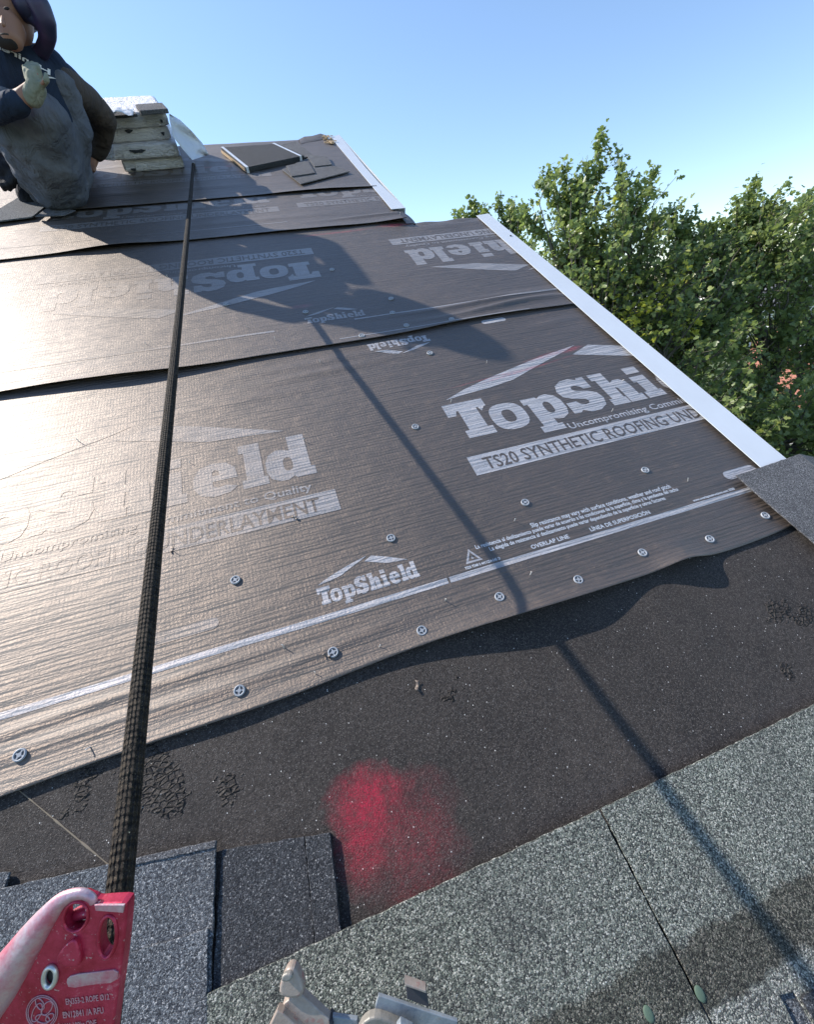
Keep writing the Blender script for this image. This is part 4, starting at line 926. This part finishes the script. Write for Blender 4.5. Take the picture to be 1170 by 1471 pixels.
f.limb((30,100,1.76,26),(50,150,1.84,32),(70,215,1.98,28),(80,262,2.12,26))
f.limb((-30,108,1.76,18),(58,104,1.79,15))
f.limb((72,112,1.80,14),(118,140,1.98,12),(146,172,2.16,11),(140,205,2.26,9),(132,226,2.30,8))
f.limb((-35,110,1.74,24),(-38,150,1.72,16),(-5,158,1.64,14),(34,142,1.60,12),(48,130,1.60,11))
f.limb((60,262,2.20,20),(44,284,2.16,13)); f.limb((44,284,2.16,13),(50,268,2.40,10))
f.limb((92,262,2.22,20),(96,284,2.18,13)); f.limb((96,284,2.18,13),(100,266,2.42,10))
def hand(f,x,y,z,r,ux,uy,side=1):
    # palm with five curled fingers; (ux,uy) pixel direction the fingers point
    ex,ey=-uy*side,ux*side
    f.limb((x,y,z,r*.80),(x+ux*r*.9,y+uy*r*.9,z-.01,r*.74))
    for i,(o,l) in enumerate(((-.75,1.5),(-.27,1.8),(.22,1.7),(.68,1.35))):
        bx_,by_=x+ux*r*1.1+ex*r*o,y+uy*r*1.1+ey*r*o; mx,my=bx_+ux*r*l*.55,by_+uy*r*l*.55; tx,ty=mx+ux*r*l*.28,my+uy*r*l*.28
        f.limb((bx_,by_,z-.012,r*.27),(mx,my,z-.022,r*.25)); f.limb((mx,my,z-.022,r*.25),(tx,ty,z+.012,r*.21))
    f.limb((x+ex*r*.6,y+ey*r*.6,z-.01,r*.32),(x+ex*r*1.25+ux*r*.4,y+ey*r*1.25+uy*r*.4,z-.03,r*.28)); f.limb((x+ex*r*1.25+ux*r*.4,y+ey*r*1.25+uy*r*.4,z-.03,r*.28),(x+ex*r*1.3+ux*r*1.0,y+ey*r*1.3+uy*r*1.0,z-.03,r*.22))
hand(f,52,124,1.59,10,-.25,-.97); hand(f,134,229,2.30,8,-.3,.95)
# nose, brow, ears
f.limb((3,24,1.502,3),(4,35,1.488,4.5)); f.ell(-18,26,1.60,(.012,.030,.018),FR); f.ell(25,24,1.62,(.010,.028,.016),FR)
f.done('body',M['skin'],man,org,.008,4)
f=Form(); f.limb((-12,48,1.578,9),(4,58,1.562,10),(16,60,1.562,9),(26,50,1.580,7)); f.done('beard',M['hair'],man,org,.006,4)
b=MB()
for x,y in ((-8,16),(9,12)): b.ellip(at(x,y,1.505)-org,(.010,.005,.004),FR,12,8)
b.build('eye',M['hair'],man,smooth=True)
b=MB(); b.tube([at(0,49,1.512)-org,at(6,48.5,1.508)-org,at(12,49.5,1.513)-org],.0025,8); b.build('mouth',M['brown'],man,smooth=True)
# navy tee
f=Form(); f.limb((24,86,1.71,27),(34,112,1.735,45),(48,150,1.81,50),(62,190,1.90,46)); f.limb((60,160,2.32,36),(92,215,2.38,30),(95,150,2.34,24)); f.limb((48,18,2.0,15),(44,24,1.84,13),(20,15,1.80,18)); f.limb((48,18,2.0,15),(18,32,2.0,17),(8,70,2.08,24),(30,120,2.15,34),(52,185,2.22,38),(70,235,2.28,34)); f.limb((18,32,2.0,17),(16,60,1.78,16)); f.limb((-38,106,1.75,29),(70,100,1.78,27)); f.limb((72,104,1.78,26),(108,132,1.93,21)); f.limb((-38,108,1.74,26),(-42,140,1.73,20))  # rear bulk added inside the outline to fill gaps in the cast shadow
tee=f.done('shirt',M['tee'],man,org,.010,6,.010)
# open overshirt hanging to the roof
f=Form()
f.limb((84,124,1.80,24),(100,185,1.92,26),(98,245,2.08,27),(99,286,2.13,14)); f.limb((58,165,1.76,34),(70,215,1.90,42),(78,262,2.06,38),(78,284,2.13,16))
f.limb((28,160,1.76,34),(44,225,1.90,30),(54,258,2.06,26),(54,278,2.12,12)); f.limb((-12,140,1.76,26),(8,190,1.85,26),(30,230,1.95,18))
f.limb((84,248,2.00,30),(60,226,1.88,32),(20,196,1.79,26)); f.limb((94,150,2.02,25),(97,215,2.12,26)); f.limb((60,226,1.88,30),(92,262,2.06,26))  # extra belly and side bulk, added so the cast shadow fills out
ov=f.done('overshirt',M['over'],man,org,.010,4,.035)
f=Form(); f.limb((86,116,1.80,22),(122,142,2.0,20),(149,170,2.16,17)); f.limb((149,170,2.16,17),(143,205,2.26,14),(137,219,2.29,12)); sl=f.done('sleeve',M['brown'],man,org,.010,6,.012)
f=Form(); f.limb((-40,108,1.74,24),(-40,150,1.72,19)); f.limb((-40,150,1.72,19),(-8,160,1.64,17),(26,147,1.60,15)); f.done('sleeve',M['tee'],man,org,.010,6,.012)
f=Form(); f.limb((60,258,2.20,25),(44,282,2.16,17)); f.limb((44,282,2.16,17),(50,266,2.40,13)); f.limb((92,258,2.22,25),(96,283,2.18,16)); f.limb((96,283,2.18,16),(100,264,2.42,13)); f.done('trousers',M['pants'],man,org,.012,6,.01)
f=Form(); hand(f,52,124,1.59,13.5,-.25,-.97); f.limb((46,140,1.60,12),(52,126,1.59,12)); f.done('glove',M['glove'],man,org,.005,3)
f=Form(); f.limb((-50,170,2.1,18),(-25,215,2.06,16),(-6,226,2.02,14)); hand(f,0,236,2.02,15,.45,.88,-1); f.done('glove',M['dglove'],man,org,.006,3)
# broad dark hat with a neck flap that arches down to the shoulder
f=Form(); f.ell(2,-26,1.60,(.135,.095,.14),FR @ Matrix.Rotation(R(-24),3,'Z')); f.limb((24,-16,1.59,24),(38,8,1.585,18)); hat=f.done('hat',M['hat'],man,org,.010,5)
fl=[(40,-12,1.57,17),(56,8,1.58,15),(65,28,1.60,13),(68,48,1.63,11),(66,62,1.66,9.5),(59,76,1.69,9)]
f=Form(); f.limb(*fl); f.limb((59,76,1.69,9),(48,77,1.68,6),(38,70,1.67,5)); f.limb((34,12,1.60,16),(44,22,1.60,11),(56,34,1.61,8)); f.limb((24,24,1.60,9),(31,44,1.63,3.5),(35,68,1.67,3.5)); f.done('neck_flap',M['hat'],man,org,.006,6)
# lettering on the shirt, draped on the chest
dg=bpy.context.evaluated_depsgraph_get(); dg.update()
from mathutils.bvhtree import BVHTree
trees=[]
for o in (tee,):
    e=o.evaluated_get(dg); me=e.to_mesh(); trees.append(BVHTree.FromPolygons([o.matrix_world@v.co if False else (Vector(v.co)+org) for v in me.vertices],[tuple(p.vertices) for p in me.polygons])); e.to_mesh_clear()
def drape(name,vs,fs,m_,parent,eps=.004):
    b=MB(); out=[]
    for x,y in vs:
        d=(at(x,y,1)-EYE).normalized(); hit=trees[0].ray_cast(EYE,d); p=hit[0] if hit[0] else at(x,y,1.68)
        out.append(p-d*eps-org)
    b.add(out,fs); return b.build(name,m_,parent)
vs,fs=text_mesh('Honirer',10,80,.25)
mx=max(v[0] for v in vs)
drape('shirt_lettering',[((72-v[0]*1.0)-1.2*math.sin(v[0]*.1),(108-.52*v[0])-v[1]*1.15*1.0) for v in vs],fs,M['white'],man)
n=10; P=[(58+22*i/n,112+1.0*((i/n-.5)**2)*10-3+i*.15) for i in range(n+1)]; P2=[(x,y+2.2*math.sin(math.pi*i/n)+.3) for i,(x,y) in enumerate(P)]
drape('shirt_swoosh',P+P2,[(i,i+1,n+2+i,n+1+i) for i in range(n)],M['white'],man)

# ---------------------------------------------------------------- trees
def leafmat(name,c1,c2,c3):
    m=mat(name,rough=.36,spec=.5); g=N(m)
    at_=g.new('ShaderNodeAttribute'); at_.attribute_name='tone'; t=at_.outputs['Fac']
    c=g.ramp(t,[(0,c1),(.6,c2),(.9,c3),(1.0,(.58,.56,.07))]); g.base(c)
    tr=g.new('ShaderNodeBsdfTranslucent'); g.l.new(g.mix(.5,c,(.32,.42,.08)),tr.inputs[0]); ms=g.new('ShaderNodeMixShader'); ms.inputs[0].default_value=.45
    out=g.n['Material Output']; g.l.new(g.b.outputs[0],ms.inputs[1]); g.l.new(tr.outputs[0],ms.inputs[2]); g.l.new(ms.outputs[0],out.inputs[0]); return m
M['leaf']=leafmat('maple_leaves',(.12,.17,.07),(.235,.295,.115),(.42,.44,.14))
M['bark']=mat('grey_bark',(.13,.115,.095),.9); g=N(M['bark']); g.norm(g.bump(g.noise(g.co((6,6,1)),8,4,.7),.8,.02))
LEAF=[(0,0),(.30,.12),(.52,.42),(.24,.46),(.28,.80),(0,1.05),(-.28,.80),(-.24,.46),(-.52,.42),(-.30,.12)]
def tree(label,base,shoots,crown,nl,leaf=.085,yellow=(),seed=1,dense=1.0):
    """base: trunk foot; crown: list of (centre, radius) lobes; shoots: tips that rise out of the crown"""
    rd=random.Random(seed); nr=np.random.default_rng(seed)
    t=thing('maple_tree',label,'tree',Matrix.Translation(base),'maple trees beside the house')
    b=MB(); top=Vector(crown[0][0]); fork=base.lerp(top,.45); fork.x=base.x*.6+top.x*.4; fork.y=base.y*.6+top.y*.4
    b.tube([base-base,(fork-base)*.35+Vector((.06,.03,0)),(fork-base)*.7,fork-base],[.26,.21,.18,.15],12); b.build('trunk',M['bark'],t,smooth=True)
    tw=MB(); pts=[];dirs=[]
    def branch(p,q,r0,r1,n=6,up=.3):
        P=[]
        for i in range(n+1):
            s=i/n; v=p.lerp(q,s)+Vector((rd.uniform(-1,1),rd.uniform(-1,1),rd.uniform(-1,1)))*(.05*(q-p).length*math.sin(math.pi*s)); v.z-=up*math.sin(math.pi*s)*(q-p).length*.12
            P.append(v-base)
        tw.tube(P,[r0+(r1-r0)*i/n for i in range(n+1)],6,cap=False); return [x+base for x in P]
    for (c,rad) in crown:
        c=Vector(c); main=branch(fork,c,.09,.035,8)
        k=max(6,int(26*rad*rad*dense))
        for i in range(k):
            d=Vector((rd.gauss(0,1),rd.gauss(0,1),rd.gauss(0,1)+.15)).normalized(); q=c+Vector((d.x*rad,d.y*rad,d.z*rad))*rd.uniform(.55,1.0)
            s=main[rd.randrange(4,8)]; P=branch(s,q,.022,.008,5)
            for j in range(5):
                a=P[rd.randrange(2,6)]; d2=(d+Vector((rd.uniform(-1,1),rd.uniform(-1,1),rd.uniform(-.2,1.3)))*.8).normalized(); e=a+d2*rd.uniform(.3,.7)*min(rad,.9)
                branch(a,e,.006,.003,3); pts.append((a,e))
            pts.append((P[3],P[5]))
    for tip,l in shoots:
        tip=Vector(tip); c=min(crown,key=lambda c:(Vector(c[0])-tip).length); s=tip+(Vector(c[0])-tip).normalized()*l; s=tip.lerp(s,1)+Vector((0,0,-.2*l))
        P=branch(s,tip,.015,.004,6,0); 
        for j in range(6): 
            pts.append((P[j],P[j+1])); pts.append((P[j],P[j+1]))
        for j in range(7):
            a=P[rd.randrange(0,6)]; e=a+Vector((rd.uniform(-1,1),rd.uniform(-1,1),rd.uniform(.2,1.3))).normalized()*rd.uniform(.15,.38); branch(a,e,.004,.002,3); pts.append((a,e))
    tw.build('branches',M['bark'],t,smooth=True)
    A=np.array([tuple(p[0]) for p in pts]); E_=np.array([tuple(p[1]) for p in pts]); n=nl
    idx=nr.integers(0,len(A),n); s=nr.random(n)**.7; pos=A[idx]+(E_[idx]-A[idx])*s[:,None]+nr.normal(0,.055,(n,3))
    nrm=nr.normal(0,1,(n,3)); nrm[:,2]+=.9; nrm/=np.linalg.norm(nrm,axis=1)[:,None]
    ref=nr.normal(0,1,(n,3)); ref[:,2]-=.5; ax=ref-nrm*(ref*nrm).sum(1)[:,None]; ax/=np.linalg.norm(ax,axis=1)[:,None]; sd=np.cross(ax,nrm)
    sz=leaf*nr.uniform(.55,1.25,n); tone=np.clip(nr.normal(.38,.2,n)+.25*nr.normal(0,1,len(A))[idx]*.5,0,.92)
    for (c,r_) in yellow:
        dd=np.linalg.norm(pos-np.array(tuple(c)),axis=1); tone=np.where(dd<r_*nr.uniform(.4,1.2,n),np.clip(tone*.3+.80*nr.uniform(.85,1.25,n),0,1),tone)
    L=np.array(LEAF); k=len(L); fold=.22*np.abs(L[:,0])
    V=(pos[:,None,:]+ (L[None,:,0,None]*sd[:,None,:]+ (L[None,:,1,None]-.1)*ax[:,None,:] + fold[None,:,None]*nrm[:,None,:])*sz[:,None,None]) - np.array(tuple(base))
    V=V.reshape(-1,3); me=bpy.data.meshes.new('foliage'); F_=np.arange(n*k)
    # two polygons per leaf, folded on the midrib (vertices 0..5 and 5..9,0)
    right=np.array([0,1,2,3,4,5]); left=np.array([0,5,6,7,8,9]); base_i=(np.arange(n)*k)[:,None]
    loops=np.concatenate([base_i+right,base_i+left],1).reshape(-1)
    me.vertices.add(len(V)); me.vertices.foreach_set('co',V.reshape(-1)); me.loops.add(len(loops)); me.loops.foreach_set('vertex_index',loops)
    me.polygons.add(2*n); me.polygons.foreach_set('loop_start',np.arange(2*n)*6); 
    me.update(calc_edges=True); att=me.attributes.new('tone','FLOAT','POINT'); att.data.foreach_set('value',np.repeat(tone,k))
    me.materials.append(M['leaf']); o=link(bpy.data.objects.new('foliage',me)); o.parent=t; return t
def lobes(*L): return [(at(x,y,z),r) for x,y,z,r in L]
def tips(*L): return [(at(x,y,z),l) for x,y,z,l in L]
g0=lambda x,y,z: Vector((at(x,y,z).x,at(x,y,z).y,0))
tree('big maple beside the long rake trim with a tall central shoot',g0(900,600,8.6),
  tips((868,188,8.0,1.3),(887,215,8.0,1.0),(846,235,7.9,.9),(812,232,7.9,.9),(775,262,7.8,.8),(780,250,8.1,.8),(940,240,8.2,1.1),(915,262,8.1,.9),(962,300,8.2,.7),(985,315,8.3,.7),(830,262,7.9,.8),(865,240,8,.8),(895,255,8,.8),(925,285,8,.7),(748,300,7.8,.6),(1000,340,8.2,.6),(1025,325,8.5,.6),(1010,322,8.5,.6)),
  lobes((865,355,8.2,1.0),(790,345,7.9,.72),(930,400,8.1,1.05),(850,440,7.9,.9),(960,500,7.9,1.05),(905,330,8.2,.8),(800,420,8.3,.8),(1010,590,7.8,1.0),(1000,440,8.3,1.0),(820,310,8,.6),(1060,640,7.7,.8),(1010,385,8.4,.75),(1045,430,8.5,.8),(985,360,8.3,.6),(1030,350,8.6,.6),(1055,370,8.8,.7),(1020,470,8.6,.9)),
  31000,.092,[(at(925,430,7.4),.60),(at(900,458,7.3),.60),(at(960,410,7.6),.42),(at(880,460,7.1),.45),(at(870,300,7.6),.3),(at(1000,480,7.5),.35)],3)
tree('second maple at the right border with yellow tips below',g0(1190,700,8.8),
  tips((1087,255,8.4,1.1),(1110,285,8.4,.8),(1060,305,8.4,.8),(1040,320,8.3,.7),(1165,280,8.5,.9),(1185,265,8.6,1.0),(1140,315,8.5,.7),(1075,275,8.4,.9),(1095,300,8.4,.8),(1150,335,8.5,.6)),
  lobes((1090,380,8.4,.9),(1160,400,8.6,.95),(1210,480,8.6,1.2),(1100,470,8.6,.75),(1130,630,8.0,1.05),(1050,550,8.6,.65),(1230,640,8.2,1.1),(1120,700,7.8,.8),(1080,340,8.4,.7),(1080,610,8.4,.6)),
  27000,.090,[(at(1112,572,7.3),.34),(at(1085,535,7.5),.3),(at(1100,560,7.2),.16),(at(1070,530,7.3),.2),(at(1140,490,7.6),.2)],5)
tree('low pale maple tip showing just above the roof jog',g0(700,520,11.5),
  tips((680,290,11,.8),(715,292,11,.7),(660,305,11,.6),(738,296,11,.6),(700,300,11,.6),(752,305,11,.6)),
  lobes((690,350,11,.75),(735,345,11,.75),(770,380,11,.9),(720,420,11,1.0)),
  9000,.10,(),9)

# ---------------------------------------------------------------- houses seen through the leaves
M['roofgrey']=m_granule('far_roof_shingles',PAL_GREY,8,h=.01); M['roofpale']=mat('pale_roof',(.48,.49,.50),.8)
M['brickred']=mat('red_brick',(.36,.13,.09),.85); g=N(M['brickred']); g.base(g.mix(g.fr(g.noise(g.co((1,1,1)),9,3),.35,.65),(.30,.11,.08),(.42,.18,.13)))
M['glass']=mat('window_glass',(.03,.04,.05),.1); M['whitewall']=mat('white_siding',(.75,.74,.70),.7)
def far_house(label,c,w,d,h,rh,wall,roof,rot):
    t=thing('house',label,'house',Matrix.Translation(c) @ Matrix.Rotation(rot,4,'Z'),'houses beyond the trees')
    b=MB(); b.box(-w/2,w/2,-d/2,d/2,0,h); 
    for s in (-1,1): b.add([(s*w/2,-d/2,h),(s*w/2,d/2,h),(s*w/2,0,h+rh-.05)],[(0,1,2)])
    b.build('wall',wall,t)
    b=MB(); e=.35; k=rh/(d/2)
    for s in (-1,1):
        vs=[(-w/2-e,s*(d/2+e),h-e*k+.02),(w/2+e,s*(d/2+e),h-e*k+.02),(w/2+e,0,h+rh+.02),(-w/2-e,0,h+rh+.02)]; vs+=[(x,y,z+.12) for x,y,z in vs]
        b.add(vs,[(0,1,2,3),(7,6,5,4),(0,4,5,1),(1,5,6,2),(2,6,7,3),(3,7,4,0)])
    r=b.build('roof',roof,t); b=MB(); b.box(w*.2,w*.2+.7,-.3,.4,h+rh*.6,h+rh+.9); b.build('chimney',M['brickred'],r)
    for i in range(4):
        x=-w/2+w*(i+.5)/4
        for z in (1.0,3.7):
            if z+1.3<h:
                b=MB(); b.box(x-.55,x+.55,-d/2-.06,-d/2-.002,z,z+1.3); q=b.build('window',M['trim'],t); b=MB(); b.box(x-.46,x+.46,-d/2-.075,-d/2-.061,z+.09,z+1.21); b.build('pane',M['glass'],q)
    return t
far_house('white house with grey shingle roof glimpsed through leaves at upper right',g0(1085,480,46),12,9,3.6,2.2,M['whitewall'],M['roofgrey'],R(-20))
far_house('red brick house with pale roof glimpsed at the right border',g0(1235,575,25),9,8,2.7,1.4,M['brickred'],M['roofpale'],R(-35))
far_house('white house with pale roof further back behind the big maple',g0(960,470,58),14,9,3.4,2.6,M['whitewall'],M['roofpale'],R(10))
for o in bpy.data.objects:
    for k_ in ('_ox','_oy','_w'):
        if k_ in o: del o[k_]
